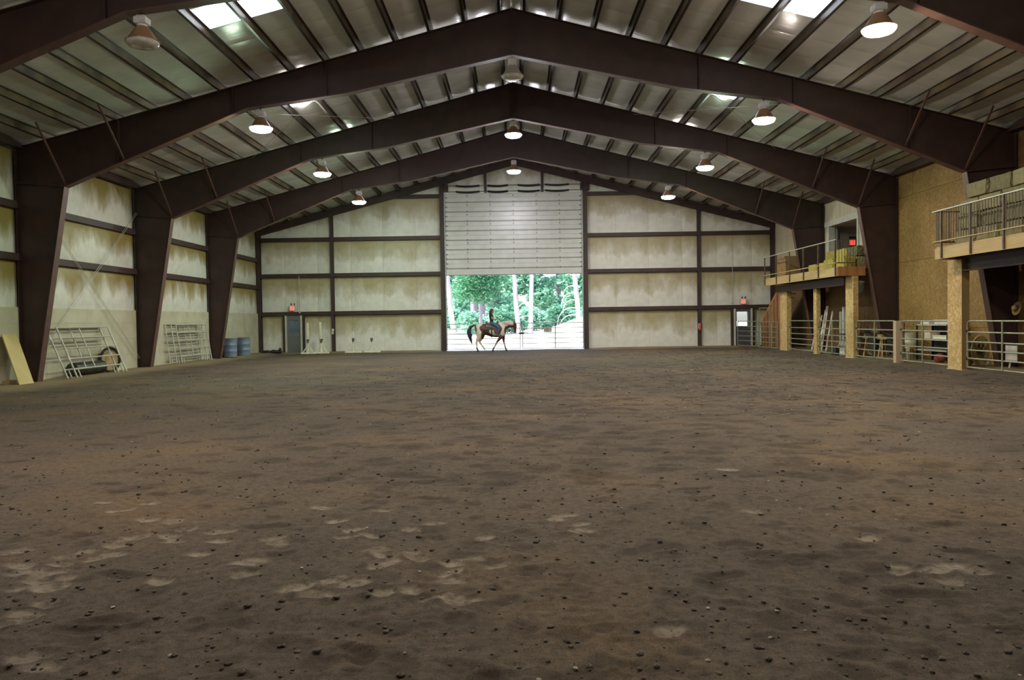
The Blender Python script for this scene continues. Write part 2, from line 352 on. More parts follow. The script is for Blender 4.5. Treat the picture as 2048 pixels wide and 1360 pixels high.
# clods and straw lying on the dirt
ico_v = [(0,0,1),(.89,0,.45),(.28,.85,.45),(-.72,.53,.45),(-.72,-.53,.45),(.28,-.85,.45),(.72,.53,-.45),(-.28,.85,-.45),(-.89,0,-.45),(-.28,-.85,-.45),(.72,-.53,-.45),(0,0,-1)]
ico_f = [(0,1,2),(0,2,3),(0,3,4),(0,4,5),(0,5,1),(1,6,2),(2,7,3),(3,8,4),(4,9,5),(5,10,1),(1,10,6),(2,6,7),(3,7,8),(4,8,9),(5,9,10),(6,11,7),(7,11,8),(8,11,9),(9,11,10),(10,11,6)]
def clods(n, mat_, smin, smax, name):
    V = []; Fc = []
    for k in range(n):
        y = 3.4*math.exp(random.random()*math.log(30/3.4)); x = random.uniform(-1, 1)*min(13.2, .72*y+.6)
        s_ = random.uniform(smin, smax)*random.random()**1.5*(1+.02*y)+.004; z = hfloor(x, y); b0 = len(V)
        for p in ico_v:
            j = random.uniform(.7, 1.2); V.append((x+p[0]*s_*j*1.2, y+p[1]*s_*j*1.2, z+p[2]*s_*j*.7+s_*.3))
        Fc += [tuple(b0+i for i in f) for f in ico_f]
    me = bpy.data.meshes.new(name); me.from_pydata(V, [], Fc); me.materials.append(mat_); return me
clod_m = pm('dirt_clod', (.075, .060, .048), (.105, .084, .066), 30, .95, 0, .4)
tag(link('dirt_clods', clods(3400, clod_m, .006, .019, 'dirt_clods')), 'small brown dirt clods strewn over the arena floor', 'clods', kind='stuff')
stone_m = pm('pale_stone', (.36, .33, .28), None, rough=.8)
tag(link('pale_stone_chips', clods(130, stone_m, .007, .013, 'pale_stone_chips')), 'tiny pale stone chips scattered over the dirt', 'stones', kind='stuff')
mb = MB()
for k in range(4200):
    y = random.uniform(13, 43); x = random.gauss(6+.1*y, 4.2) if random.random() < .75 else random.uniform(-12.5, 12.5)
    if abs(x) > 13.4: continue
    a = random.uniform(0, PI); l = random.uniform(.03, .10); z = hfloor(x, y)+.006; dx, dy = math.cos(a)*l, math.sin(a)*l
    wx, wy = -math.sin(a)*.006, math.cos(a)*.006
    mb.add([(x-dx-wx, y-dy-wy, z), (x+dx-wx, y+dy-wy, z+.006), (x+dx+wx, y+dy+wy, z+.012), (x-dx+wx, y-dy+wy, z+.006)], [(0, 1, 2, 3)])
straw_m = pm('straw', (.21, .145, .055), (.15, .10, .038), 3, .8)
me = bpy.data.meshes.new('loose_straw'); me.from_pydata(mb.v, [], mb.f); me.materials.append(straw_m)
tag(link('loose_straw', me), 'loose yellow straw scattered over the dirt near the stalls', 'straw', kind='stuff')

# ------------------------------------------------------------------ ceiling: insulation strips, purlins, skylights
ceil = tag(empty('ceiling', (0, 0, 0)), kind='structure')
PX = [.33+1.03*k for k in range(14)] + [15.06]
def strip_mesh(side, y0, y1, skip, droop0, droop1):
    mb = MB(); nyy = 8; cells = [0.0] + PX
    for c in range(len(cells)-1):
        a, bb = cells[c], cells[c+1]
        if skip and c in (6, 7): continue
        nx = 5
        for j in range(nyy):
            for i in range(nx):
                pts = []
                for (ii, jj) in ((i, j), (i+1, j), (i+1, j+1), (i, j+1)):
                    f = ii/nx; x = a+(bb-a)*f; g = jj/nyy
                    z = ZI(x) - .022*math.sin(PI*f) + .018*(abs(2*g-1)**8)*math.sin(PI*f)
                    z -= (droop0*(1-g)**2 + droop1*g**2)*min(1., 5*f, 5*(1-f))
                    pts.append((side*x, y0+(y1-y0)*g, z))
                mb.add(pts, [(0, 1, 2, 3)])
    return mb.mesh('insulation_strip', roof_m, True)
cache = {}
ny = int(round((YE-YN)/(BAY/6)))
for k in range(ny):
    y0 = YN + k*BAY/6; ph = k % 6; key = ph
    d0 = .05 if ph == 0 else 0; d1 = .07 if ph == 5 else 0
    for sd in (-1, 1):
        if (sd, ph) not in cache: cache[(sd, ph)] = strip_mesh(sd, 0, BAY/6, ph == 2, d0, d1)
        link('insulation_strip', cache[(sd, ph)], ceil, (0, y0, 0))
        if k == ny-1: link('insulation_strip', strip_mesh(sd, 0, .4, False, d1, d1), ceil, (0, y0+BAY/6, 0))
        if k == 0: link('insulation_strip', strip_mesh(sd, -.4, 0, False, d0, d0), ceil, (0, y0, 0))
        if ph == 2:
            for (a, bb) in ((PX[5], PX[6]), (PX[6], PX[7])):
                key2 = ('sk', sd, a)
                if key2 not in cache:
                    q = MB(); q.add([(sd*a, 0, ZI(a)), (sd*bb, 0, ZI(bb)), (sd*bb, BAY/6, ZI(bb)), (sd*a, BAY/6, ZI(a))], [(0, 1, 2, 3)]); cache[key2] = q.mesh('skylight', skyl_m)
                link('skylight', cache[key2], ceil, (0, y0, 0))
for sd in (-1, 1):
    for x in PX[:-1]:
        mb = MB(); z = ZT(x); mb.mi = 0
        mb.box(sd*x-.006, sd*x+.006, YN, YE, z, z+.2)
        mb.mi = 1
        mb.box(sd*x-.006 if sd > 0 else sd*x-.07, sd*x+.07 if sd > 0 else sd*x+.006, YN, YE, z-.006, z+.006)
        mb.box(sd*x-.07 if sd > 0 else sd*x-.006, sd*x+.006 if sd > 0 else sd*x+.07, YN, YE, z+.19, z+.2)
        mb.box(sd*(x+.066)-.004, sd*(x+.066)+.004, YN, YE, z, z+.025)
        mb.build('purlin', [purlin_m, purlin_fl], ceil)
    mb = MB(); mb.box(sd*14.52-.09, sd*14.52+.09, YN, YE, ZT(14.6)-.03, ZI(14.5)+.01); mb.build('eave_strut', steel, ceil)
    for y0 in (FY[2],):                        # thin cross rods under the purlins
        for (a, bb) in ((4.6, 10.0), (10.0, 4.6)):
            mb = MB(); mb.cyl((sd*a, y0+.2, ZT(a)-.12), (sd*bb, y0+BAY-.2, ZT(bb)-.12), .008, n=6); mb.build('brace_rod', galv_d, ceil)

# ------------------------------------------------------------------ rigid steel frames
RB = [(0, 9.44), (4.9, 8.40), (7.8, 8.02), (13.22, 5.82)]          # underside of a rafter
def flange(mb, a, b, w=.26, th=.022): mb.bar((a[0], 0, a[1]), (b[0], 0, b[1]), w, th, (0, 0, 1) if abs(a[0]-b[0]) > abs(a[1]-b[1]) else (1, 0, 0))
def rbz(x):
    x = abs(x)
    for (a, za), (c, zc) in zip(RB[:-1], RB[1:]):
        if x <= c: return za+(zc-za)*(x-a)/(c-a)
    return RB[-1][1]
def make_frame(y):
    root = empty('portal_frame', (0, y, 0))
    for sd in (-1, 1):
        P = lambda p: (sd*p[0], p[1])
        mb = MB(); mb.prism([P(p) for p in [(0, 10.78)]+[(14.7-.02, ZT(14.68))]+[(14.68, 5.9)]+[RB[3], RB[2], RB[1], RB[0]]], -.01, .01)
        r = mb.build('rafter', steel, root)
        f = MB(); flange(f, P((0, 10.77)), P((14.68, ZT(14.68)-.01))); f.build('top_flange', steel, r)
        f = MB()
        for a, c in zip(RB[:-1], RB[1:]): flange(f, P(a), P(c))
        f.build('bottom_flange', steel_lit, r)
        for x in (5.45, 8.2, 11.6):
            f = MB(); f.box(sd*x-.014, sd*x+.014, -.12, .12, rbz(x)+.01, ZT(x)-.02); f.build('splice_plate', steel, r)
        mb = MB(); mb.prism([P(p) for p in [(14.68, 5.9), (14.68, 0), (14.2, 0), RB[3]]], -.01, .01)
        c = mb.build('column', steel, root)
        f = MB(); flange(f, P((14.2, 0)), P(RB[3])); f.build('inner_flange', steel_lit, c)
        f = MB(); flange(f, P((14.66, 0)), P((14.66, 6.9))); f.build('outer_flange', steel, c)
        f = MB(); f.bar((sd*13.22, 0, 5.83), (sd*14.65, 0, 5.95), .24, .03); f.build('knee_plate', steel, c)
        f = MB(); f.box(*sorted((sd*14.12, sd*14.7)), -.16, .16, 0, .03); f.build('base_plate', steel, c)
        for x in (11.45, 13.2):
            f = MB(); z1 = ZT(x)+.02; f.bar((sd*x, -.05, rbz(x)+.03), (sd*x, -1.42, z1), .045, .045); f.build('flange_brace', steel_lit, r)
    f = MB(); f.box(-.018, .018, -.14, .14, 9.42, 10.8); f.build('ridge_plate', steel, root)
    return root
fr = make_frame(FY[0])
ords = ['nearest to', 'second from', 'third from', 'fourth from', 'fifth from']
for i in range(5):
    o = fr if i == 0 else copy_tree(fr)
    o.location = (0, FY[i], 0)
    tag(o, 'dark red-brown steel portal frame, %s the end wall with the roller door' % ords[i], 'steel frame', 'rigid steel frames of the hall')

# ------------------------------------------------------------------ side walls
def panel(parent, mat_, P, nx=8, nz=6, bulge=.06, nrm=(0, -1, 0), name='insulation_panel', fold=0.0):
    mb = MB(); vs = []; fs = []
    for j in range(nz+1):
        for i in range(nx+1):
            f = i/nx; g = j/nz; p = P(f, g); k = bulge*(math.sin(PI*f)**.35)*(math.sin(PI*g)**.5) if bulge else 0
            vs.append((p[0]+nrm[0]*k, p[1]+nrm[1]*k, p[2]+nrm[2]*k))
    for j in range(nz):
        for i in range(nx): a = j*(nx+1)+i; fs.append((a, a+1, a+nx+2, a+nx+1))
    mb.add(vs, fs); return mb.build(name, mat_, parent, smooth=True)
siding = pm('outer_siding', (.45, .44, .40), None, rough=.6)
def girt(parent, p0, p1, n, h=.2, d=.18, m_=steel):
    mb = MB(); p0 = Vector(p0); p1 = Vector(p1); n = Vector(n)
    mb.bar(p0+n*d/2, p1+n*d/2, d, .012); mb.bar(p0+n*d/2+Vector((0, 0, -h)), p1+n*d/2+Vector((0, 0, -h)), d, .012)
    mb.bar(p0+n*d+Vector((0, 0, -h/2)), p1+n*d+Vector((0, 0, -h/2)), .012, h); return mb.build('girt', m_, parent)
mb = MB(); mb.box(-15.1, -14.95, YN-.2, YE+.3, -.3, 7.1); wl = tag(mb.build('wall_left', siding), kind='structure')
mb = MB(); mb.box(-14.95, -14.68, YN, YE, -.2, 2.30); mb.build('concrete_base', concrete, wl)
for z in (.62, 1.22, 1.82):                                              # form-board lines
    mb = MB(); mb.box(-14.683, -14.672, YN, YE, z-.012, z+.012); mb.build('form_line', pm('concrete_joint_%d' % int(z*100), (.40, .39, .31), None, rough=.9), wl)
ylist = sorted(FY) + [YE]
for y0, y1 in zip(ylist[:-1], ylist[1:]):
    for (z0, z1) in ((2.28, 3.74), (3.82, 5.27), (5.35, 6.98)):
        panel(wl, insul_m, lambda f, g: (-14.76, y0+.04+(y1-y0-.08)*f, z0+(z1-z0)*g), 12, 8, .09, (1, 0, 0))
    for z in (3.88, 5.41): girt(wl, (-14.78, y0, z), (-14.78, y1, z), (1, 0, 0))
for (a, c) in (((25.2-2.0, 5.95), (29.95, .45)), ((30.05, 6.05), (23.3, .55))):
    mb = MB(); mb.cyl((-14.55, a[0], a[1]), (-14.55, c[0], c[1]), .008, n=6); mb.build('brace_rod', galv_d, wl)
    mb = MB(); mb.cyl((-14.55, a[0]+.12, a[1]), (-14.55, c[0]+.12, c[1]), .009, n=6); mb.build('brace_rod', galv_d, wl)
# right wall
mb = MB()
mb.box(14.95, 15.1, YN-.2, 33.6, -.3, 7.1); mb.box(14.95, 15.1, 36.75, YE+.3, -.3, 7.1); mb.box(14.95, 15.1, 33.6, 36.75, -.3, 3.6); mb.box(14.95, 15.1, 33.6, 36.75, 5.85, 7.1)
wr = tag(mb.build('wall_right', siding), kind='structure')
def sheets(y0, y1, zs, mat_, w=1.19, x=14.72, name='board_sheet', th=.03):
    n = max(1, round((y1-y0)/w)); dw = (y1-y0)/n
    for i in range(n):
        for z0, z1 in zip(zs[:-1], zs[1:]):
            mb = MB(); mb.cbox(x-random.uniform(0, .006), x+.2, y0+i*dw+.004, y0+(i+1)*dw-.004, z0+.004, z1-.004, .004); mb.build(name, mat_, wr)
sheets(FY[2], FY[1], [0, 1.22, 3.66, 6.1, 7.1], osb_m)
sheets(YN, FY[2], [0, 2.44, 4.88, 7.1], osb_dark)
sheets(FY[1], FY[0], [0, 1.2, 3.55], osb_dark)
sheets(FY[0], YE, [0, 2.44, 3.55], osb_dark)
sheets(FY[0], YE, [3.55, 5.99, 7.1], plywood)
sheets(FY[1], 33.6, [3.55, 5.85, 7.1], plywood); sheets(36.75, FY[0], [3.55, 5.85, 7.1], plywood); sheets(33.6, 36.75, [6.1, 7.1], plywood, .4)
mb = MB(); mb.box(14.66, 14.95, 33.5, 37.2, 5.83, 6.10); mb.build('header_trim', white_m, wr)
for y in (33.62, 36.75):
    mb = MB(); mb.box(14.66, 14.95, y-.07, y+.07, 3.55, 5.83); mb.build('jamb_trim', white_m, wr)
room_m = pm('room_paint', (.46, .45, .40), None, rough=.8)
mb = MB(); mb.box(15.1, 18.4, 32.6, 37.6, 3.45, 3.55); mb.build('room_floor', brownwood, wr)
mb = MB(); mb.box(15.1, 18.4, 32.6, 37.6, 5.86, 5.95); mb.build('room_ceiling', room_m, wr)
mb = MB(); mb.box(18.4, 18.5, 32.6, 37.6, 3.45, 5.95); mb.box(15.1, 18.5, 37.6, 37.7, 3.45, 5.95); mb.box(15.1, 18.5, 32.5, 32.6, 3.45, 5.95); mb.build('room_wall', room_m, wr)
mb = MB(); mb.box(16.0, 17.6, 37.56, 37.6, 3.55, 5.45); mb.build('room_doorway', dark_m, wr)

# ------------------------------------------------------------------ far wall with its openings
DL, DR, DT = -4.0, 3.86, 8.95
def rects(xb, holes):                                                  # split [x0,x1] x z around holes
    return xb
mb = MB()
def wz(x): return ZI(x)+.02
def wpiece(x0, x1, z0, top=None):
    poly = [(x0, z0), (x1, z0), (x1, wz(x1) if top is None else top), (x0, wz(x0) if top is None else top)]
    mb.prism(poly, YE+.16, YE+.3)
wpiece(-15.0, DL, -.3); wpiece(DR, 12.56, -.3); wpiece(12.56, 13.2, -.3, 1.12); wpiece(12.56, 13.2, 2.02); wpiece(13.2, 15.0, -.3)
wpiece(DL, 0, DT); wpiece(0, DR, DT)
wf = tag(mb.build('wall_far', siding), kind='structure')
seams = [-14.66, -13.2, -11.3, -10.5, -9.4, -7.55, -5.7, -4.15]; seamsR = [4.05, 5.75, 7.6, 9.5, 10.38, 11.45, 12.42, 13.45, 14.66]
rows = [.06, 2.26, 4.42, 6.48, 8.82, 12.]
for SS in (seams, seamsR):
    for x0, x1 in zip(SS[:-1], SS[1:]):
        for z0, z1 in zip(rows[:-1], rows[1:]):
            top = lambda x: min(z1, wz(x)-.04)
            if max(top(x0), top(x1)) <= z0+.05: continue
            if x0 == 12.42 and z0 < 1: continue
            zz0 = z0
            panel(wf, insul_w, lambda f, g: (x0+.006+(x1-x0-.012)*f, YE+.15, zz0+(max(top(x0+(x1-x0)*f), zz0)-zz0)*g), 6, 6, .035, (0, -1, 0))
for x0, x1 in ((-3.9, -1.66), (-1.6, 1.56), (1.62, 3.8)):                # above the big door
    panel(wf, insul_w, lambda f, g: (x0+(x1-x0)*f, YE+.1, 8.9+(wz(x0+(x1-x0)*f)-8.9)*g), 6, 5, .03)
for (a, c) in ((-14.6, -4.1), (4.0, 14.6)):
    for z in (2.36, 4.52, 6.56, 8.90):
        aa, cc = a, c
        if z > 8: aa, cc = (-7.6, -4.1) if a < 0 else (4.0, 7.6)
        if z < 3 and a < 0:
            girt(wf, (aa, YE+.1, z), (cc, YE+.1, z), (0, -1, 0)); continue
        girt(wf, (aa, YE+.1, z), (cc, YE+.1, z), (0, -1, 0))
def icol(x, z1, w=.16, d=.26, name='end_column', y=YE-.14):
    mb = MB(); mb.box(x-w/2, x+w/2, y-.012, y, 0, z1); mb.box(x-.008, x+.008, y, y+d, 0, z1); mb.box(x-w/2, x+w/2, y+d-.012, y+d, 0, z1)
    return mb.build(name, steel, wf)
for x in (-10.42, 10.42): icol(x, ZT(x)-.1)
for x in (-14.6, 14.6): icol(x, ZT(14.6)-.05, .2)
for x in (-4.14, 4.0):
    icol(x, 9.5, .22)
for x in (-1.63, 1.59):
    mb = MB(); mb.box(x-.07, x+.07, YE-.1, YE+.06, 8.95, ZT(x)-.3); mb.build('door_header_post', steel, wf)
for x0 in (-4.25, 3.75):
    mb = MB(); mb.box(x0, x0+.5, YE-.06, YE+.1, 9.0, ZT(4)-.3); mb.build('header_plate', steel, wf)
for sd in (-1, 1):
    mb = MB(); mb.prism([(0, 10.86), (sd*14.7, 10.86-.26*14.7), (sd*14.7, 10.46-.26*14.7), (0, 10.46)], YE-.2, YE-.03); mb.build('rake_beam', steel, wf)
for x in (12.27, 13.52, -13.26, -12.12):
    mb = MB(); mb.box(x-.05, x+.05, YE-.05, YE+.1, 0, 2.3); mb.build('door_stud', steel, wf)
# near wall behind the camera
mb = MB(); mb.prism([(-15, -.3), (15, -.3), (15, wz(15)), (0, wz(0)), (-15, wz(15))], YN-.2, YN-.02); tag(mb.build('wall_near', white_m), kind='structure')

# ------------------------------------------------------------------ overhead door
sec_m = pm('door_section', (.60, .60, .57), (.55, .55, .51), 2, .34, .1); hin_m = pm('hinge_steel', (.18, .18, .17), None, rough=.4, metal=.6)
od = tag(empty('overhead_door', (0, YE+.02, 4.30)), 'big white sectional overhead door half raised over the wide opening', 'overhead door')
zb = [0, .38] + [.38+.535*k for k in range(1, 8)] + [4.64]
for i, (z0, z1) in enumerate(zip(zb[:-1], zb[1:])):
    mb = MB(); h = z1-z0
    mb.prism([(0, z0+.006), (-.055, z0+.006), (-.055, z0+.03), (-.035, z0+.05), (-.035, z0+h*.48), (-.045, z0+h*.5), (-.035, z0+h*.52), (-.035, z1-.05), (-.055, z1-.03), (-.055, z1-.006), (0, z1-.006)], DL+.02, DR-.02, 'x')
    s_ = mb.build('door_section', sec_m, od)
    f = MB(); f.box(DL+.02, DR-.02, -.062, -.01, z0-.02, z0+.02); f.build('joint_seal', hin_m, s_)
    if 0 < i:
        for k in range(1, 6):
            x = DL+(DR-DL)*k/6
            f = MB(); f.box(x-.03, x+.03, -.10, -.03, z0-.04, z0+.05); f.prism([(x-.035, z0+h*.62), (x+.035, z0+h*.62), (x+.012, z0+h*.78), (x-.012, z0+h*.78)], -.075, -.03); f.build('hinge', hin_m, s_)
        for x, d in ((DL+.02, 1), (DR-.02, -1)):
            f = MB(); f.box(*sorted((x, x+d*.17)), -.09, -.03, z0+h*.45, z0+h*.56); f.cyl((x-d*.05, -.06, z0+.02), (x+d*.12, -.06, z0+.02), .025, n=8); f.build('roller_bracket', hin_m, s_)
for x in (DL+.04, DR-.04):
    mb = MB(); mb.box(x-.035, x+.035, -.1, -.09, -4.26, 4.62); mb.box(x-.035, x-.027, -.1, -.03, -4.26, 4.62); mb.box(x+.027, x+.035, -.1, -.03, -4.26, 4.62); mb.build('track', galv, od)
for z in (4.70, 5.03):
    mb = MB(); mb.cyl((DL, -.205, z), (DR, -.205, z), .018, n=8); mb.build('shaft', hin_m, od)
    for (a, c) in ((-3.3, -1.95), (-1.5, -.35), (.2, 1.45), (1.75, 3.1)):
        mb = MB(); n = 26; pth = []
        for k in range(n*8+1): th = 2*PI*k/8; pth.append((a+(c-a)*k/(n*8), -.205+.05*math.cos(th), z+.05*math.sin(th)-.05*math.sin(PI*k/(n*8))))
        mb.tube(pth, .02, 4); mb.build('torsion_spring', black_m, od)

# ------------------------------------------------------------------ walk doors, exit signs
frame_m = pm('door_frame_paint', (.52, .50, .40), (.44, .42, .33), 4, .6); leaf_m = pm('grey_door', (.15, .155, .155), (.13, .135, .14), 3, .45); leaf2_m = pm('dark_door', (.085, .075, .09), (.07, .062, .07), 3, .5)
blind_m = pm('blue_grey_pane', (.16, .20, .26), (.11, .14, .19), 2, .25)
def walk_door(name, x0, x1, leafm, glass):
    w = x1-x0; d = empty(name, (x0, YE, .04)); tag(d, kind='structure')
    mb = MB(); mb.box(0, .1, -.08, .1, 0, 2.24); mb.box(w-.1, w, -.08, .1, 0, 2.24); mb.box(0, w, -.08, .1, 2.12, 2.24); mb.build('door_frame', frame_m, d)
    mb = MB(); a, c, z0, z1 = (.17, w-.19, 1.12, 1.94) if glass else (.25, w-.20, 1.12, 1.85)
    mb.box(.1, a, -.03, .02, 0, 2.12); mb.box(c, w-.1, -.03, .02, 0, 2.12); mb.box(a, c, -.03, .02, 0, z0); mb.box(a, c, -.03, .02, z1, 2.12); lf = mb.build('door_leaf', leafm, d)
    mb = MB(); mb.box(a, c, -.008, .004, z0, z1); mb.build('window_pane', glass_m if glass else blind_m, lf)
    mb = MB(); mb.box(a-.03, a, -.04, -.03, z0-.03, z1+.03); mb.box(c, c+.03, -.04, -.03, z0-.03, z1+.03); mb.box(a, c, -.04, -.03, z1, z1+.03); mb.box(a, c, -.04, -.03, z0-.03, z0); mb.build('pane_bead', leafm, lf)
    mb = MB(); mb.cyl((w-.19, -.03, 1.0), (w-.19, -.08, 1.0), .02); mb.cyl((w-.19, -.08, 1.0), (w-.31, -.08, 1.0), .012); mb.build('door_handle', galv, lf)
    mb = MB(); mb.box(.06, w-.06, -.12, .1, -.03, .012); mb.build('threshold', galv, d)
walk_door('door_1', -13.18, -12.2, leaf_m, False); walk_door('door_2', 12.36, 13.42, leaf2_m, True)
red_e = emis('exit_glow', (1, .10, .06), .75); sign_m = pm('sign_housing', (.62, .36, .26), None, rough=.5); redp = emis('exit_face', (1.0, .42, .32), .42)
def exit_sign(loc, rz, label, heads=True, face=redp):
    r = tag(empty('exit_sign', loc, rz), label, 'exit sign')
    mb = MB(); mb.cbox(-.16, .16, 0, .09, 0, .30, .012); mb.build('housing', sign_m, r)
    mb = MB(); mb.box(-.135, .135, -.006, .0, .025, .275); fc = mb.build('face_plate', face, r)
    cu = bpy.data.curves.new('exit_text', 'FONT'); cu.body = 'EXIT'; cu.size = .135; cu.align_x = 'CENTER'; cu.align_y = 'CENTER'; cu.extrude = .003
    to = bpy.data.objects.new('tmp', cu); COL.objects.link(to); dg = bpy.context.evaluated_depsgraph_get(); dg.update()
    me = bpy.data.meshes.new_from_object(to.evaluated_get(dg)); bpy.data.objects.remove(to); me.materials.clear(); me.materials.append(red_e)
    link('lettering', me, r, (0, -.012, .15), (PI/2, 0, 0), (.72, 1.5, 1))
    if heads:
        for x in (-.06, .12):
            mb = MB(); mb.cyl((x, .05, .30), (x, .05, .36), .012, n=6); mb.lathe([(.0, 0), (.045, .005), (.05, .03), (.03, .07), (0, .08)], 12, (x, .03, .35)); mb.build('lamp_head', black_m, r)
exit_sign((-12.72, YE-.16, 2.42), 0, 'small red exit sign with two lamp heads above the plain grey door')
exit_sign((12.88, YE-.16, 2.40), 0, 'small red exit sign with two lamp heads above the door with a window')
exit_sign((16.1, 37.46, 5.0), 0, 'glowing red exit sign in the upstairs room opening', False, red_e)

# ------------------------------------------------------------------ high-bay lamps
lens_off = pm('clear_lens', (.42, .40, .34), (.52, .50, .44), 8, .15); copper = pm('copper_reflector', (.34, .20, .11), (.28, .17, .10), 4, .3, .25); ballast_m = pm('ballast_box', (.62, .60, .60), (.5, .48, .47), 9, .5)
steelgrey = pm('pale_reflector', (.42, .40, .37), None, rough=.35, metal=.2)
def lamp(x, y, z, col, label, refl=copper):
    r = tag(empty('high_bay_lamp', (x, y, z)), label, 'lamp', 'high-bay lamps under the frames')
    top = (rbz(x)-z-.014) if abs(x) > .5 else 9.40-z
    mb = MB(); mb.cyl((0, 0, .49), (0, 0, top-.012), .014, n=6); mb.cyl((-.05, 0, top-.02), (.05, 0, top-.02), .011, n=6); mb.build('hook', black_m, r)
    mb = MB(); mb.cbox(-.13, .13, -.12, .12, .33, .47, .015); mb.cbox(-.09, .09, -.09, .09, .47, .50, .01); mb.cyl((0, 0, .28), (0, 0, .33), .10, n=14); mb.build('ballast', ballast_m, r)
    mb = MB(); mb.lathe([(.095, .29), (.12, .28), (.19, .18), (.25, .08), (.31, .0), (.335, -.01), (.335, -.02), (.30, -.01), (.24, .075), (.18, .17), (.09, .28)], 28); mb.build('reflector', refl, r, smooth=True)
    pr = [(.322, -.015), (.318, -.05), (.28, -.095), (.19, -.125), (.08, -.135), (.001, -.138)]
    mb = MB(); mb.lathe(pr, 28); mb.build('lens', emis('lit_lens', col, LAMP) if col else lens_off, r, smooth=True)
GRN = (.72, 1.0, .70); WRM = (1.0, .93, .74); PNK = (1.0, .88, .78); VIO = (.93, .90, 1.0)
lamp(-7.5, FY[3], 7.47, None, 'unlit lamp with a copper-coloured reflector, on the fourth frame from the end wall')
lamp(-7.42, FY[2], 7.47, GRN, 'green-white lit lamp on the third frame from the end wall')
lamp(-7.38, FY[1], 7.47, PNK, 'pinkish lit lamp on the second frame, on the side of the leaning fence panels')
lamp(-7.40, FY[0], 7.47, GRN, 'green-white lit lamp on the last frame, on the side of the blue barrels')
lamp(0, FY[2], 8.86, None, 'unlit lamp hanging from the ridge of the third frame', steelgrey)
lamp(0, FY[1], 8.84, VIO, 'violet-white lit lamp under the ridge of the second frame')
lamp(0, FY[0], 8.80, VIO, 'violet-white lit lamp under the ridge of the last frame before the roller door')
lamp(7.42, FY[3], 7.47, WRM, 'warm white lit lamp on the fourth frame from the end wall, hay loft side')
lamp(7.35, FY[2], 7.47, PNK, 'pinkish lit lamp on the third frame, on the hay loft side')
lamp(7.35, FY[1], 7.47, GRN, 'green-white lit lamp on the second frame, on the hay loft side')
lamp(7.32, FY[0], 7.47, PNK, 'pale pink lit lamp on the last frame, near the door with a window')
lamp(7.4, FY[4], 7.47, WRM, 'warm white lit lamp on the fifth frame from the end wall, hay loft side')
lamp(-7.4, FY[4], 7.47, PNK, 'added out-of-view pinkish lamp on the fifth frame from the end wall, concrete wall side')  # this and the next two: out-of-view lamps added to brighten the foreground
lamp(0, FY[3], 8.84, PNK, 'added out-of-view pinkish lamp under the ridge of the fourth frame from the end wall')
lamp(0, FY[4], 8.84, WRM, 'added out-of-view warm white lamp under the ridge of the fifth frame from the end wall')

# ------------------------------------------------------------------ pipe gates and panels
def gate_geo(root, Lg, z0, z1, n, mat_, r=.022, mids=(), round_=True, spacing=None, legs=0.0):
    zs = spacing or [z0+(z1-z0)*k/(n-1) for k in range(n)]
    mb = MB(); c = .14 if round_ else .0
    if round_:
        arc = lambda cx, s: [(cx+s*c*math.cos(a), 0, z1-c+c*math.sin(a)) for a in [PI/2*k/5 for k in range(6)]]
        pth = [(Lg, 0, z0)]+[p for p in arc(Lg-c, 1)]+[p for p in arc(c, -1)][::-1]+[(0, 0, z0)]
        mb.tube(pth, r, 8)
    else:
        mb.cyl((0, 0, z0-legs), (0, 0, z1), r); mb.cyl((Lg, 0, z0-legs), (Lg, 0, z1), r); mb.cyl((0, 0, z1), (Lg, 0, z1), r)
    mb.build('gate_frame', mat_, root)
    for z in zs[:-1]:
        mb = MB(); mb.cyl((0, 0, z), (Lg, 0, z), r*.9, n=8); mb.build('rail', mat_, root)
    for x in mids:
        mb = MB(); mb.cyl((x, -.03 if round_ else 0, z0), (x, -.03 if round_ else 0, z1), r*.9, n=8); mb.build('upright', mat_, root)
def gate(p0, p1, label, mat_=gate_m, z0=.1, z1=1.44, n=6, mids=(.5,), group=None, round_=True, hinge=True, name='pipe_gate', spacing=None):
    a = math.atan2(p1[1]-p0[1], p1[0]-p0[0]); Lg = math.hypot(p1[0]-p0[0], p1[1]-p0[1]); g = G(*p0)*.6
    r = tag(empty(name, (p0[0], p0[1], g), a), label, 'gate', group)
    gate_geo(r, Lg, z0, z1, n, mat_, .024, [Lg*m_ for m_ in mids], round_, spacing)
    if hinge:
        for z in (.35, 1.15):
            mb = MB(); mb.cyl((-.05, 0, z), (.03, 0, z), .014, n=6); mb.box(-.02, .02, -.03, .03, z-.04, z+.04); mb.build('hinge', black_m, r)
    return r
gt = 'galvanised pipe gates along the stalls'
SPL = [.1, .36, .60, .84, 1.12, 1.44]
gate((13.1, 37.48), (13.1, 34.34), 'galvanised pipe gate in front of the stored poles, between the two far strand-board posts', group=gt, mids=(), spacing=SPL)
gate((13.1, 33.86), (13.1, 30.96), 'galvanised pipe gate between the thin strand-board post and the wide one, before the tack heap', group=gt, spacing=SPL)
gate((13.1, 30.14), (13.1, 27.02), 'galvanised pipe gate in front of the dark saddles, next to the short post', group=gt, spacing=SPL)
gate((13.1, 26.65), (13.1, 23.66), 'galvanised pipe gate in front of the white barrel and work shelf', group=gt, spacing=SPL, mids=(.48,))
gate((13.1, 22.76), (13.1, 19.2), 'galvanised pipe gate under the near hay loft, in front of the cable spool', group=gt, spacing=SPL, mids=(.47, ))
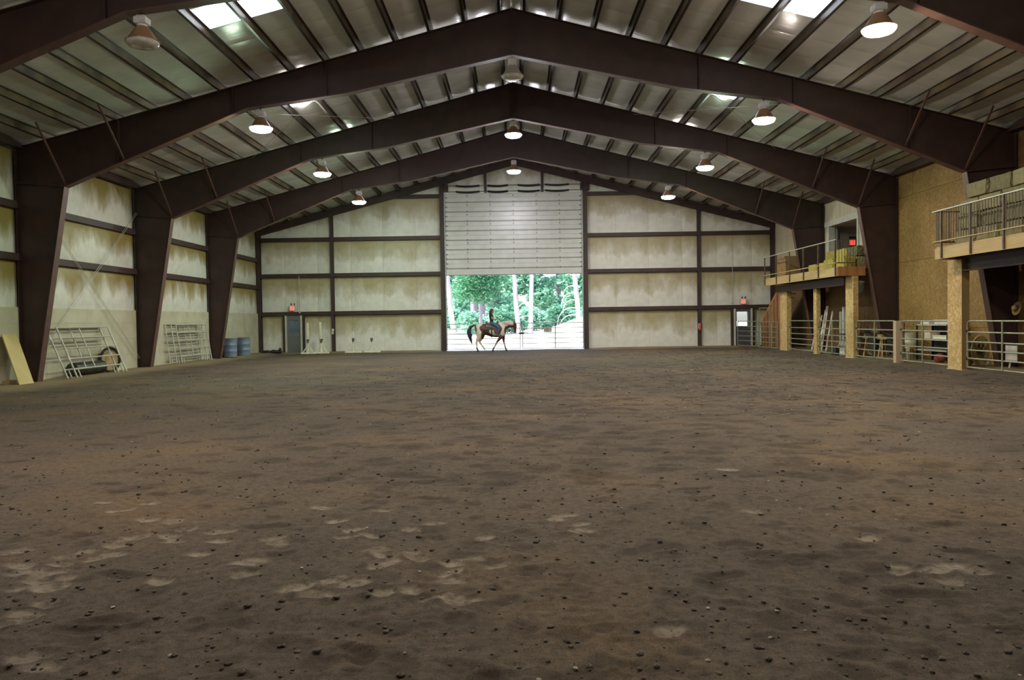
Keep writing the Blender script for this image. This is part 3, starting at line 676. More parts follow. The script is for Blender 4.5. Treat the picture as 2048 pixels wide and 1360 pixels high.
# green fence before the door with the window
gate((12.4, 43.8), (12.78, 41.3), 'green pipe fence panel in front of the door with a window', green_m, .08, 1.40, 6, (.98,), None, False, False, 'pipe_fence_panel')
r = tag(empty('bow_gate', (12.8, 41.2, .0), math.atan2(-1.0, .3)), 'tall green bow gate beside the red-brown stair boards', 'gate')
gate_geo(r, 1.04, .08, 2.12, 2, green_m, .024, (), False, [.08, .34, .6, .87, 1.14, 1.40, 2.12], .06)
gate((13.10, 40.12), (13.27, 39.72), 'short green pipe fence panel between the bow gate and the far strand-board post', green_m, .05, 1.38, 6, (), None, False, False, 'pipe_fence_panel')
# at the big door
for (a, c, lab, mids) in ((-4.3, .22, 'pale pipe gate closing the wide opening on the side of the horse tail', (.5,)), (.36, 4.12, 'pale pipe gate with a small notice board, closing the wide opening', ())):
    r = gate((a, 44.62), (c, 44.62), lab, galv, .08, 1.52, 6, (), 'gates across the wide opening', False, False, 'pipe_gate')
    for z in (.94,):
        mb = MB(); xx = (c-a) if a < 0 else 0; mb.box(xx-.07, xx+.07, -.03, .03, z-.04, z+.04); mb.build('latch', black_m, r)
    if a > 0:
        mb = MB(); mb.cyl((1.86, -.03, .1), (1.86, -.03, 1.52), .026, n=8); mb.build('upright', black_m, r)
sign_tan = pm('notice_board', (.52, .47, .38), None, rough=.6)
r = tag(empty('notice_board', (1.79, 44.56, .98)), 'small tan notice board with dark lettering hung on the pipe gate', 'sign')
mb = MB(); mb.cbox(-.24, .24, 0, .015, 0, .29, .004); mb.build('board', sign_tan, r)
for z, segs in ((.225, ((-.13, .11),)), (.145, ((-.2, .06), (.1, .2))), (.055, ((-.1, .07),))):
    for a, c in segs:
        mb = MB(); n = max(2, int((c-a)/.03))
        for k in range(n): x = a+(c-a)*k/n; mb.box(x, x+.022, -.003, 0, z-.022, z+.022); mb.box(x+.006, x+.016, -.004, 0, z-.008, z+.008)
        mb.build('lettering', black_m, r)

# leaning corral panels on the concrete wall
def corral(name, y0, Lg, xb, xt, ztop, label, nr=5, legs=True, dy=0.0, mids=(.42,)):
    zb0 = G(-14, y0); h = math.hypot(xt-xb, ztop-zb0); lean = math.atan2(abs(xt-xb), ztop-zb0)
    r = tag(empty(name, (xb, y0, zb0)), label, 'fence panel', 'corral panels leaning on the concrete wall'); r.rotation_euler = (0, -lean, 0)
    zs = [h*.17+(h-h*.17)*k/(nr-1) for k in range(nr)]
    for z in zs:
        mb = MB(); mb.cyl((0, 0, z), (0, Lg, z), .025, n=8); mb.build('rail', galv_d, r)
    for y in (0, Lg):
        mb = MB(); mb.cyl((0, y, 0), (0, y, h), .028, n=8); mb.build('upright', galv_d, r)
    for f in mids:
        mb = MB(); mb.cyl((-.03, Lg*f, zs[0]), (-.03, Lg*f, h), .022, n=8); mb.build('upright', galv_d, r)
    if legs:
        for y in (.22, Lg-.22):
            mb = MB(); mb.cyl((0, y, 0), (0, y, zs[0]), .022, n=8); mb.build('leg', galv_d, r)
    for z in (zs[1], zs[3]):
        mb = MB(); mb.cyl((0, -.03, z-.06), (0, -.03, z+.06), .018, n=6); mb.build('latch_lug', galv_d, r)
corral('corral_panel', 24.5, 3.1, -13.85, -14.48, 1.68, 'outer of two galvanised corral panels leaning over the dark green barrel')
corral('corral_panel', 24.2, 3.1, -13.98, -14.62, 1.66, 'inner of two galvanised corral panels leaning against the concrete, over the dark green barrel')
corral('corral_panel', 33.0, 3.2, -14.18, -14.42, 1.72, 'outermost of three upright corral panels stacked between two steel columns')
corral('corral_panel', 32.75, 3.2, -14.30, -14.52, 1.74, 'middle one of three upright corral panels stacked between two steel columns')
corral('corral_panel', 32.45, 3.2, -14.45, -14.63, 1.74, 'innermost of three upright corral panels stacked between two steel columns')
# leaning boards
def leanboard(y0, y1, xb, xt, ztop, mat_, label, th=.03):
    mb = MB(); z0 = G(-14.2, y0)-.01; d = Vector((xt-xb, 0, ztop-z0)).normalized(); n = Vector((d.z, 0, -d.x))
    vs = []
    for p, yy in ((Vector((0, 0, 0)), 0), (Vector((xt-xb, 0, ztop-z0)), .3)):
        for (y, k) in ((y0, 0), (y1, 0), (y1, 1), (y0, 1)): vs.append(p+n*(k*th)+Vector((0, y-y0+yy, 0)))
    mb.add(vs, [(0,1,2,3),(7,6,5,4),(0,4,5,1),(1,5,6,2),(2,6,7,3),(3,7,4,0)])
    return tag(mb.build('leaning_board', mat_, loc=(xb, y0, z0)), label, 'board')
leanboard(21.75, 22.4, -13.95, -14.6, 1.50, boardwood, 'wide tan board leaning on the concrete beside the steel column')
mb = MB(); mb.cbox(-.1, .1, -.18, .18, 0, .12, .01); tag(mb.build('wood_block', lumber, loc=(-14.4, 22.05, G(-14.4, 22)-.005)), 'small pale wood block on the dirt behind the leaning board', 'wood block')

# ------------------------------------------------------------------ barrels
def barrel_prof(r, h, ribs=True):
    p = [(r*.93, 0), (r, .02), (r, h*.30)]
    if ribs: p += [(r*1.03, h*.32), (r*1.03, h*.34), (r, h*.36), (r, h*.62), (r*1.03, h*.64), (r*1.03, h*.66), (r, h*.68)]
    return p + [(r, h-.03), (r*1.02, h-.02), (r*1.02, h), (r*.97, h), (r*.95, h-.03), (0.001, h-.03)]
blue_m = pm('blue_drum', (.14, .19, .27), (.18, .23, .30), 3, .4, .1)
def barrel(name, loc, r, h, mat_, label, group=None, rot=(0, 0, 0), end=None):
    rt = tag(empty(name, loc), label, 'barrel', group); rt.rotation_euler = rot
    mb = MB(); mb.lathe(barrel_prof(r, h)[:-2], 26, caps=(True, False)); mb.build('shell', mat_, rt, smooth=True)
    mb = MB(); mb.lathe([(r*.965, h-.03), (r*.9, h-.025), (.001, h-.025)], 26); mb.cyl((r*.6, 0, h-.03), (r*.6, 0, h-.005), .04, n=10); mb.build('lid', end or mat_, rt)
    return rt
bg_ = 'blue drums by the concrete wall'
barrel('drum', (-14.05, 38.25, G(-14, 38)), .31, .92, blue_m, 'blue drum nearest to the steel column, in the row by the concrete wall', bg_)
barrel('drum', (-14.30, 38.95, G(-14, 38)), .30, .92, blue_m, 'blue drum second from the steel column, in the row by the concrete wall', bg_)
barrel('drum', (-14.00, 40.0, G(-14, 38)), .31, .92, blue_m, 'blue drum third from the steel column, in the row by the concrete wall', bg_)
barrel('drum', (-14.25, 40.7, G(-14, 38)), .31, .92, blue_m, 'blue drum farthest from the steel column, in the row by the concrete wall', bg_)
tan_end = pm('tan_barrel_end', (.42, .31, .15), (.34, .24, .11), 4, .7); dkgreen = pm('dark_green_plastic', (.028, .036, .026), (.04, .048, .034), 4, .5)
barrel('lying_barrel', (-14.44, 25.25, G(-14.3, 25)+.225), .215, 1.75, dkgreen, 'dark green barrel lying behind the leaning corral panels', None, (-PI/2, 0, 0), tan_end)
mb = MB()
rr = tag(empty('round_trough', (-14.42, 27.6, G(-14.3, 27.7))), 'dark round tub standing on edge with a tan inside, behind the corral panels', 'tub')
mb.tube([(.0+.42*math.cos(a)*.35, .0+.42*math.cos(a)*.9, .43+.42*math.sin(a)) for a in [2*PI*k/24 for k in range(25)]], .045, 8); mb.build('rim', black_m, rr)
mb = MB(); mb.prism([(.40*math.cos(a)*.98, .43+.40*math.sin(a)) for a in [2*PI*k/24 for k in range(24)]], -.08, -.03, 'x'); mb.build('base_disc', tan_end, rr, rot=(0, 0, -.37))

# ------------------------------------------------------------------ jump standards by the far wall
def jump_standard(x, y, h, post, label, mat_=cream_m, lean=0.0, grp='jump standards by the far wall', foot=.48):
    r = tag(empty('jump_standard', (x, y, G(x, y))), label, 'jump stand', grp)
    mb = MB(); mb.cbox(-foot, foot, -.06, .06, 0, .09, .01); mb.build('foot', mat_, r)
    mb = MB(); mb.cbox(-.05, .05, -(.35 if foot > .35 else .13), (.35 if foot > .35 else .13), 0, .08, .01); mb.build('cross_foot', mat_, r)
    mb = MB(); mb.bar((0, 0, .08), (lean, 0, h), post, post, (0, 1, 0)); mb.build('post', mat_, r)
    for s_ in (-1, 1):
        mb = MB(); mb.bar((s_*foot*.7, 0, .08), (s_*.04, 0, .46), .05, .05, (0, 1, 0)); mb.build('brace', mat_, r)
    mb = MB(); mb.box(-.07, .07, -post/2-.05, post/2, .72, .82); mb.cyl((0, -post/2-.02, .70), (0, -post/2-.10, .66), .07, .05, 10); mb.build('jump_cup', hin_m, r)
    for z in np.arange(.95, h-.1, .14):
        mb = MB(); mb.cyl((lean*z/h, -post/2-.004, z), (lean*z/h, -post/2+.002, z), .009, n=6); mb.build('peg_hole', black_m, r)
jump_standard(-11.55, 43.2, 1.72, .10, 'tall cream jump stand next to the plain grey door', foot=.42)
jump_standard(-10.85, 43.4, 1.75, .11, 'tall cream jump stand next to the end-wall column', lean=-.05, foot=.42)
jump_standard(-9.1, 43.5, 1.20, .055, 'short jump stand with thin steel post, beside the end-wall column')
jump_standard(-8.07, 43.5, 1.20, .055, 'short jump stand with thin steel post, on the roller door side of its twin')
# dark heap, bell, extinguisher
cloth_m = pm('dark_cloth', (.02, .019, .018), (.035, .032, .028), 6, .9, 0, .4)
mb = MB()
for k in range(9): mb.ell((random.uniform(-.45, .4), random.uniform(-.15, .15), random.uniform(.03, .12)), (random.uniform(.15, .26), random.uniform(.12, .2), random.uniform(.06, .12)), 10, 6)
mb.ell((.48, 0, .15), (.09, .09, .14), 10, 6); tag(mb.build('cloth_heap', cloth_m, loc=(-13.65, 43.4, G(-13.6, 43.4))), 'low dark heap of cloth on the dirt beside the plain grey door', 'cloth', )
mb = MB(); r = tag(empty('wall_bell', (-10.42, YE-.16, 1.05)), 'small pale box and horn fixed to the end-wall column', 'alarm')
mb.cbox(-.06, .06, -.08, 0, .16, .32, .01); mb.build('housing', white_m, r); mb = MB(); mb.cyl((0, -.03, .08), (0, -.09, .08), .04, .07, 12); mb.build('horn', white_m, r)
red_m = pm('red_paint', (.42, .05, .03), None, rough=.35)
r = tag(empty('fire_extinguisher', (10.42, YE-.23, .95)), 'small red fire extinguisher hung on the end-wall column', 'extinguisher')
mb = MB(); mb.lathe([(.07, 0), (.075, .02), (.075, .34), (.05, .40), (.025, .42), (.025, .45)], 14, caps=(True, True)); mb.build('cylinder', red_m, r, smooth=True)
mb = MB(); mb.box(-.05, .03, -.02, .02, .45, .49); mb.tube([(.03, 0, .46), (.1, 0, .38), (.09, 0, .12)], .012, 6); mb.build('valve_hose', black_m, r)
mb = MB(); mb.box(-.1, .1, .075, .09, .1, .4); mb.build('bracket', white_m, r)

# ------------------------------------------------------------------ posts and lofts on the right
def osb_box(name, x, y, w, d, h, label, mat_=osb_post, end=None):
    g = -.02; r = tag(empty(name, (x, y, g)), label, 'post', 'posts along the stalls')
    for (x0, x1, y0, y1) in ((-w/2, w/2, -d/2, -d/2+.02), (-w/2, w/2, d/2-.02, d/2), (-w/2, -w/2+.02, -d/2+.02, d/2-.02), (w/2-.02, w/2, -d/2+.02, d/2-.02)):
        mb = MB(); mb.box(x0, x1, y0, y1, 0, h); mb.build('strand_board_face', (end or mat_) if (y1 < 0 and x1 > 0 and x0 < 0) else mat_, r)
    mb = MB(); mb.box(-w/2+.02, w/2-.02, -d/2+.02, d/2-.02, 0.02, h-.002); mb.build('core_post', lumber, r)
    mb = MB(); mb.box(-w/2-.02, w/2+.02, -d/2-.03, d/2+.02, 0, .06); mb.build('footing', concrete, r)
    return r
osb_box('clad_post', 13.1, 38.05, .22, .95, 2.88, 'wide strand-board clad post beside the stair boards')
osb_box('clad_post', 13.1, 34.1, .17, .36, 2.88, 'thin strand-board clad post in the middle of the far loft')
osb_box('clad_post', 13.1, 30.55, .20, .70, 3.21, 'wide strand-board clad post at the open end of the far loft')
osb_box('clad_post', 13.1, 23.22, .22, .76, 3.29, 'large strand-board clad post carrying the near hay loft', end=brownwood)
mb = MB(); r = tag(empty('gate_post', (13.1, 26.85, 0)), 'short tan wooden gate post between two pipe gates', 'post')
mb.cbox(-.14, .14, -.1, .1, 0, 1.46, .012); mb.build('timber', wood('gate_post_wood', (.46, .35, .22), (.38, .28, .16), 5), r); mb = MB(); mb.box(.145, .17, -.08, .08, .2, 1.4); mb.build('steel_plate', black_m, r)
def ibeam(name, x, y0, y1, z0, z1, label, w=.2):
    r = tag(empty(name, (x, y0, z0)), label, 'beam'); h = z1-z0; l = y1-y0
    mb = MB(); mb.box(-.012, .012, 0, l, .02, h-.02); mb.build('web', steel, r)
    mb = MB(); mb.box(-w/2, w/2, 0, l, 0, .02); mb.build('bottom_flange', steel_lit, r)
    mb = MB(); mb.box(-w/2, w/2, 0, l, h-.02, h); mb.build('top_flange', steel, r)
ibeam('steel_beam', 12.98, 30.96, 39.0, 2.86, 3.18, 'dark steel beam under the far loft, on the thin post'); ibeam('steel_beam', 13.12, 15.0, 22.82, 2.92, 3.32, 'dark steel beam under the near hay loft')
def loft(name, x0, y0, y1, zd, label, bal_front, bal_side, side_at, posts, railm):
    r = tag(empty(name, (x0, y0, zd)), label, 'loft'); l = y1-y0; w = 14.66-x0
    nb = int(l/.3)
    clear = lambda ya, yb: (13.5-x0) if any(ya-.16 < f_-y0 < yb+.16 for f_ in FY) else w     # boards stop short of the frame columns
    for k in range(nb):
        mb = MB(); mb.box(.05, clear(l*k/nb, l*(k+1)/nb), l*k/nb+.003, l*(k+1)/nb-.003, -.04, 0); mb.build('deck_plank', lumber, r)
    for k in range(int(l/.6)+1):
        y = min(l-.06, .06+.6*k); mb = MB(); mb.box(.06, clear(y, y), y-.02, y+.02, -.30, -.04); mb.build('joist', brownwood, r)
    mb = MB(); mb.box(-.0, .05, 0, l, -.36, -.05); mb.build('fascia', lumber, r)
    ys_ = 0 if side_at == 'near' else l
    mb = MB(); mb.box(.05, 13.5-x0, *( (-.045, 0) if ys_ == 0 else (l, l+.045)), -.36, 0); mb.build('side_fascia', redwood, r)
    rail = empty('railing', parent=r)
    for y in posts:
        mb = MB(); mb.box(-.05, .0, y-.025, y+.025, -.34, 1.02); mb.build('rail_post', railm, rail)
    for z in (.15, 1.04):
        mb = MB(); mb.box(-.06, .01, -.08, l+.05, z-.015, z+.015); mb.build('rail', galv_d if z > .5 else lumber, rail)
        mb = MB(); mb.box(-.03, .75, ys_-.02, ys_+.02, z-.02, z+.02); mb.build('rail', railm, rail)
    me_ = MB().box(-.008, .008, -.008, .008, .12, 1.02).mesh('baluster', railm)
    if bal_front:
        for k in range(int(l/.125)): link('baluster', me_, rail, (-.02, .06+.125*k, 0))
    if bal_side:
        for k in range(6): link('baluster', me_, rail, (.1+.11*k, ys_, 0))
    return r
rail_b = pm('brown_rail', (.075, .05, .035), (.11, .075, .05), 5, .5)
loft('hay_loft', 12.4, 30.3, 39.0, 3.56, 'far timber loft with thin railing and pale fascia, by the end wall', False, True, 'near', [.05, 1.75, 3.4, 5.1, 6.9, 8.6], rail_b)
loft('hay_loft', 12.4, 15.0, 23.2, 3.64, 'near timber hay loft with close balusters, stacked with grey-green bales', True, True, 'far', [1.2, 3.05, 4.9, 6.35, 7.8], rail_b)
# hay bales
def hay(name, c1, c2):
    m, t, b, L = nodes(name); tc = N(t, 'TexCoord'); mp = N(t, 'Mapping'); mp.inputs['Scale'].default_value = (6, 22, 1.6); L(tc.outputs['Object'], mp.inputs[0])
    nz = N(t, 'TexNoise', i_Scale=3.0, i_Detail=6.0, i_Roughness=.7); L(mp.outputs[0], nz.inputs['Vector'])
    oi = N(t, 'ObjectInfo'); ad = N(t, 'Math', operation='MULTIPLY_ADD', i_1=.22, i_2=-.11); L(oi.outputs['Random'], ad.inputs[0]); a2 = N(t, 'Math', operation='ADD'); L(nz.outputs[0], a2.inputs[0]); L(ad.outputs[0], a2.inputs[1])
    r = ramp(t, [(.3, tuple(x*.35 for x in c1)), (.48, c1), (.7, c2)]); L(a2.outputs[0], r.inputs[0]); L(r.outputs[0], b.inputs['Base Color']); b.inputs['Roughness'].default_value = .9
    bumpn(t, L, b, nz.outputs[0], .03, .9); return m
hay_g = hay('grey_green_hay', (.21, .19, .095), (.33, .30, .155)); hay_y = hay('yellow_hay', (.46, .37, .07), (.60, .50, .13))
def bale_mesh(mat_, seed, l=.95, d=.47, h=.41):
    rg = random.Random(seed); mb = MB(); nx, ny_, nz_ = 7, 5, 5; idx = {}; vs = []; fs = []
    def V(i, j, k):
        if (i, j, k) not in idx:
            p = Vector(((i/nx-.5), (j/ny_-.5), (k/nz_-.5))); q = Vector((p.x*d, p.y*l, p.z*h))
            rn = 1-.05*((abs(p.x*2)**6+abs(p.y*2)**6+abs(p.z*2)**6) > 1.9)*1.0
            q *= rn; q += Vector((rg.uniform(-.014, .014), rg.uniform(-.014, .014), rg.uniform(-.01, .01))); q.z += h/2
            idx[(i, j, k)] = len(vs); vs.append(q)
        return idx[(i, j, k)]
    for i in range(nx):
        for j in range(ny_):
            for k in (0, nz_): fs.append([V(i, j, k), V(i+1, j, k), V(i+1, j+1, k), V(i, j+1, k)])
    for i in range(nx):
        for k in range(nz_):
            for j in (0, ny_): fs.append([V(i, j, k), V(i+1, j, k), V(i+1, j, k+1), V(i, j, k+1)])
    for j in range(ny_):
        for k in range(nz_):
            for i in (0, nx): fs.append([V(i, j, k), V(i, j+1, k), V(i, j+1, k+1), V(i, j, k+1)])
    mb.add(vs, fs); return mb.mesh('bale', mat_, False)
def string_mesh(l=.95, d=.5, h=.412):
    mb = MB()
    for x in (-.12, .12):
        mb.tube([(x, -l/2-.005, .008), (x, -l/2-.005, h), (x, l/2+.005, h), (x, l/2+.005, .008), (x, -l/2-.005, .008)], .006, 4, False)
    return mb.mesh('twine', straw_m)
bg_me = [bale_mesh(hay_g, s) for s in (1, 2, 3)]; by_me = [bale_mesh(hay_y, s) for s in (4, 5, 6)]; st_me = string_mesh()
def bale(loc, rz, me_, label, group):
    r = tag(empty('hay_bale', loc, rz), label, 'hay bale', group); link('bale', me_, r); link('twine', st_me, r); return r
lay = ['bottom layer', 'second layer', 'third layer', 'top layer']
for k in range(4):
    for i in range(6):
        y = 22.42 - i*1.04 - .12*(k % 2) - .25*(k == 3)
        lab = 'grey-green hay bale in the %s of the near loft stack' % lay[k]
        bale((13.05+random.uniform(-.03, .05)+.04*k, y+random.uniform(-.012, .012), 3.652+.437*k), random.uniform(-.02, .02), bg_me[(i+k) % 3], lab, 'bales in the near loft, '+lay[k])
for k in range(4):
    for i in range(4):
        bale((13.80+random.uniform(-.01, .01), 22.3-i*1.04-.1*(k % 2), 3.652+.437*k), random.uniform(-.015, .015), bg_me[(i+2*k) % 3], 'grey-green hay bale in the back row of the near loft stack', 'back-row bales in the near loft')
for i, (y, k) in enumerate([(35.3, 0), (34.25, 0), (33.2, 0), (32.15, 0), (31.1, 0), (33.4, 1), (32.35, 1), (31.25, 1)]):
    bale((13.58 if k == 0 else 13.65, y, 3.572+.437*k), random.uniform(-.02, .02), by_me[i % 3] if (i not in (4, 7)) else bg_me[0],
         'yellow hay bale lying on the far loft deck' if k == 0 else 'yellow hay bale on top of the far loft row', 'bales on the far loft deck' if k == 0 else 'upper bales on the far loft')
for i, y in enumerate((31.0, 32.1)):
    bale((13.02, y, 3.572), .01, by_me[i], 'yellow hay bale at the front edge of the far loft, behind its railing', 'front bales on the far loft')
# brown wood crate on the far loft
r = tag(empty('wood_crate', (13.4, 38.3, 3.565)), 'brown plywood crate with diagonal brace at the far end of the loft', 'crate')
mb = MB(); mb.cbox(-.45, .45, -.7, .7, 0, 1.0, .01); mb.build('box', brownwood, r)
mb = MB(); mb.bar((-.47, .6, .9), (-.47, -.6, .12), .06, .03, (1, 0, 0)); mb.build('diagonal_brace', redwood, r)
for z in (.05, .95):
    mb = MB(); mb.box(-.48, -.45, -.7, .7, z-.05, z+.05); mb.build('batten', brownwood, r)
# stair side boards
r = tag(empty('stair_side', (13.38, 39.3, 0)), 'stair side clad in upright red-brown boards under the far loft end', 'staircase')
nbd = 13; brownboard = wood('dark_red_board', (.13, .055, .022), (.19, .085, .035), 6)
for k in range(nbd):
    y0 = .02+3.4*k/nbd; y1 = y0+3.4/nbd-.05; h = lambda y: 3.12-max(0, y-.45)*.62
    mb = MB(); mb.prism([(y0, .02), (y1, .02), (y1, h(y1)), (y0, h(y0))], -.02-.02*(k % 2), .03, 'x'); mb.build('side_board', redwood if k % 2 else brownboard, r)
mb = MB(); mb.prism([(0.02, .03), (3.38, .03), (3.38, 1.2), (.45, 3.05), (.02, 3.05)], .031, .05, 'x'); mb.build('backing', dark_m, r)
mb = MB(); mb.bar((0, .3, 3.2), (0, 3.5, 1.28), .06, .16, (0, 0, 1)); mb.build('stringer', redwood, r)
for k in range(9):
    y = .4+.33*k; mb = MB(); mb.box(.04, .95, y, y+.28, 3.02-.21*k, 3.06-.21*k); mb.build('tread', lumber, r)

# ------------------------------------------------------------------ things stored behind the gates
white_pl = pm('white_plastic', (.55, .55, .44), (.48, .48, .38), 4, .4)
barrel('white_barrel', (14.15, 28.25, .03), .29, .98, white_pl, 'white plastic barrel behind the gate, beside the work shelf')
r = tag(empty('work_shelf', (14.25, 26.35, .05)), 'dark work shelf with pale boxes on top, against the strand-board wall', 'shelf')
for z in (.42, .78, 1.28):
    mb = MB(); mb.box(-.3, .3, -1.0, 1.0, z-.04, z); mb.build('shelf_board', galv_d, r)
mb = MB(); mb.box(.28, .31, -1, 1, 0, 1.25); mb.build('back_panel', dark_m, r)
for x in (-.28, .26):
    for y in (-.97, .97):
        mb = MB(); mb.box(x-.025, x+.025, y-.025, y+.025, 0, 1.28); mb.build('leg', black_m, r)
def bx(name, loc, s, mat_, label, cat, rz=0, group=None):
    mb = MB(); mb.cbox(-s[0]/2, s[0]/2, -s[1]/2, s[1]/2, 0, s[2], .008); rt = tag(empty(name, loc, rz), label, cat, group); mb.build('body', mat_, rt)
    mb = MB(); mb.cbox(-s[0]/2-.012, s[0]/2+.012, -s[1]/2-.012, s[1]/2+.012, s[2], s[2]+.025, .006); mb.build('lid', mat_, rt); return rt
bx('storage_box', (14.2, 26.9, 1.33), (.36, .55, .09), white_m, 'flat white box on the top of the work shelf, on the white barrel side', 'box')
bx('storage_box', (14.2, 25.85, 1.33), (.4, .8, .13), white_m, 'long white tray on the top of the work shelf, on the near post side', 'box')
bx('storage_box', (14.2, 26.75, .836), (.34, .38, .22), plywood, 'tan box on the middle board of the work shelf', 'box')
bx('storage_box', (14.2, 25.95, .836), (.36, .9, .10), cream_m, 'long cream tray on the middle board of the work shelf', 'box')
mb = MB(); mb.ell((0, 0, .17), (.17, .17, .17), 20, 12); r = tag(empty('red_ball', (13.75, 25.45, .06)), 'dull red ball on the ground behind the gate, below the work shelf', 'ball')
mb.build('ball_skin', pm('red_rubber', (.26, .055, .03), (.20, .045, .025), 6, .5), r, smooth=True); mb = MB(); mb.tube([(.172*math.cos(a), 0, .17+.172*math.sin(a)) for a in [2*PI*k/24 for k in range(25)]], .003, 4); mb.build('seam', black_m, r)
r = tag(empty('wood_stool', (13.95, 27.65, .05)), 'small tan stool beside the white barrel', 'stool')
mb = MB(); mb.cbox(-.17, .17, -.22, .22, .42, .48, .01); mb.build('seat', lumber, r)
for x in (-.13, .13):
    for y in (-.18, .18):
        mb = MB(); mb.box(x-.02, x+.02, y-.02, y+.02, 0, .42); mb.build('leg', brownwood, r)
r = tag(empty('cable_spool', (14.0, 23.95, .06)), 'round tan spool end leaning behind the gate under the near loft', 'spool')
for yy in (-.18, .18):
    mb = MB(); mb.prism([(.46*math.cos(a), .48+.46*math.sin(a)) for a in [2*PI*k/28 for k in range(28)]], yy-.02, yy+.02); mb.build('flange_disc', boardwood, r)
mb = MB(); mb.cyl((0, -.2, .48), (0, .2, .48), .24, n=20); mb.build('drum', black_m, r)
for a in (.5, 1.6, 2.7):
    mb = MB(); mb.bar((.1*math.cos(a), -.21, .48+.1*math.sin(a)), (.42*math.cos(a), -.21, .48+.42*math.sin(a)), .05, .02, (0, 1, 0)); mb.build('slat', lumber, r)
r.rotation_euler = (0, 0, .5)
r = tag(empty('plastic_table', (14.3, 22.0, .05)), 'white folding table with dark top under the near loft', 'table')
mb = MB(); mb.cbox(-.3, .3, -.45, .45, .70, .74, .01); mb.build('top', dark_m, r)
for y in (-.38, .38):
    for x in (-.24, .24):
        mb = MB(); mb.bar((x, y, 0), (x*.6, y*.8, .70), .04, .04); mb.build('leg', white_m, r)
mb = MB(); mb.box(-.31, -.295, -.1, .42, .25, .70); mb.build('hanging_cloth', white_m, r)
r = tag(empty('straw_hat', (14.2, 22.25, 1.80)), 'tan straw hat hung on the dark column under the near loft', 'hat')
mb = MB(); mb.lathe([(.20, 0), (.17, -.02), (.09, 0), (.085, .09), (.05, .12), (.001, .12)], 18); mb.build('hat_body', straw_m, r, rot=(0, -1.3, 0), smooth=True); mb = MB(); mb.lathe([(.092, .005), (.09, .03)], 18); mb.build('band', black_m, r, rot=(0, -1.3, 0))
# saddles on stands
leather = pm('dark_leather', (.022, .018, .018), (.05, .032, .022), 6, .4)
def saddle_stand(x, y, label, rz=0, m_=leather, stand=lumber):
    r = tag(empty('saddle_rack', (x, y, .05), rz), 'wooden rack carrying '+label, 'rack')
    for yy in (-.3, .3):
        for s_ in (-1, 1):
            mb = MB(); mb.bar((s_*.3, yy, 0), (s_*.06, yy, .85), .05, .05, (0, 1, 0)); mb.build('leg', stand, r)
    mb = MB(); mb.prism([(-.14, .72), (.14, .72), (0, .90)], -.45, .45); mb.build('top_rail', stand, r)
    s = tag(empty('saddle', (x, y, .94), rz), label, 'saddle')
    mb = MB(); prof = []
    for j in range(9):
        t_ = j/8; yy = -.32+.64*t_; zz = .16*(abs(2*t_-1)**2.2)+.02
        for i in range(9): a = -1.25+2.5*i/8; prof.append((.25*math.sin(a), yy, zz+.22*math.cos(a)-.20))
    mb.add(prof, [(j*9+i, j*9+i+1, (j+1)*9+i+1, (j+1)*9+i) for j in range(8) for i in range(8)]); mb.build('seat', m_, s, smooth=True)
    for s_ in (-1, 1):
        mb = MB(); mb.box(*sorted((s_*.24, s_*.27)), -.14, .14, -.60, -.02); mb.build('fender', m_, s); mb = MB(); mb.tube([(s_*.26, .09*math.cos(a), -.68+.09*math.sin(a)) for a in [2*PI*k/12 for k in range(13)]], .014, 5); mb.build('stirrup', hin_m, s)
    mb = MB(); mb.cyl((0, .28, .12), (0, .32, .26), .025, .045, 8); mb.build('horn', m_, s)
saddle_stand(13.75, 30.0, 'black saddle on a wooden rack, beside the wide post', .6); saddle_stand(13.85, 28.98, 'black saddle on a wooden rack, beside the short gate post', 1.2)
saddle_stand(14.12, 32.05, 'dark brown saddle in the tack heap behind the pipe gate', 1.0)
tan_l = pm('orange_leather', (.36, .16, .03), None, rough=.5)
mb = MB(); r = tag(empty('orange_bag', (13.72, 31.45, .05)), 'orange-brown bag hung among the dark tack', 'bag')
mb.ell((0, 0, .95), (.13, .18, .20), 12, 8); mb.build('sack', tan_l, r, smooth=True); mb = MB(); mb.tube([(0, -.12, 1.1), (0, 0, 1.3), (0, .12, 1.1)], .012, 6); mb.build('strap', leather, r); mb = MB(); mb.bar((0.1, 0, 0), (.1, 0, 1.32), .05, .05); mb.build('peg_post', brownwood, r)
for i, (x, y) in enumerate(((13.40, 32.6), (13.6, 31.0), (13.40, 31.75))):
    bx('tack_trunk', (x, y, .05), (.4, .5, .30), [black_m, brownwood, white_pl][i], ['black low trunk at the foot of the stored jump stands', 'brown low trunk beside the wide strand-board post', 'pale low trunk under the orange bag'][i], 'trunk')
# stored jump poles and stands under the far loft
for i, (y, h, m_) in enumerate(((33.6, 1.75, white_m), (33.3, 1.95, white_m), (32.95, 1.98, white_m))):
    jump_standard(13.95, y, h, .12, 'white jump stand stored under the loft behind the gate, beside the thin post', m_, 0, 'jump stands stored under the loft', .3)
for i in range(8):
    y = 34.75+.28*i; mb = MB(); h = random.uniform(1.5, 2.1); r = tag(empty('jump_pole', (13.75+random.uniform(0, .2), y, .06)), 'thin pale pole leaning in the row stored behind the far gate', 'pole', 'poles stored behind the far gate')
    tx = .35; n = 5
    for k in range(n):
        f = MB(); a, c = k/n, (k+1)/n; f.cyl((tx*a, .1*a, h*a), (tx*c, .1*c, h*c), .035, n=8); f.build('painted_band', [cream_m, white_m][k % 2] if i % 3 else [white_m, pm('faded_red', (.38, .20, .16), None) if 'faded_red' not in bpy.data.materials else bpy.data.materials['faded_red']][k % 2], r)
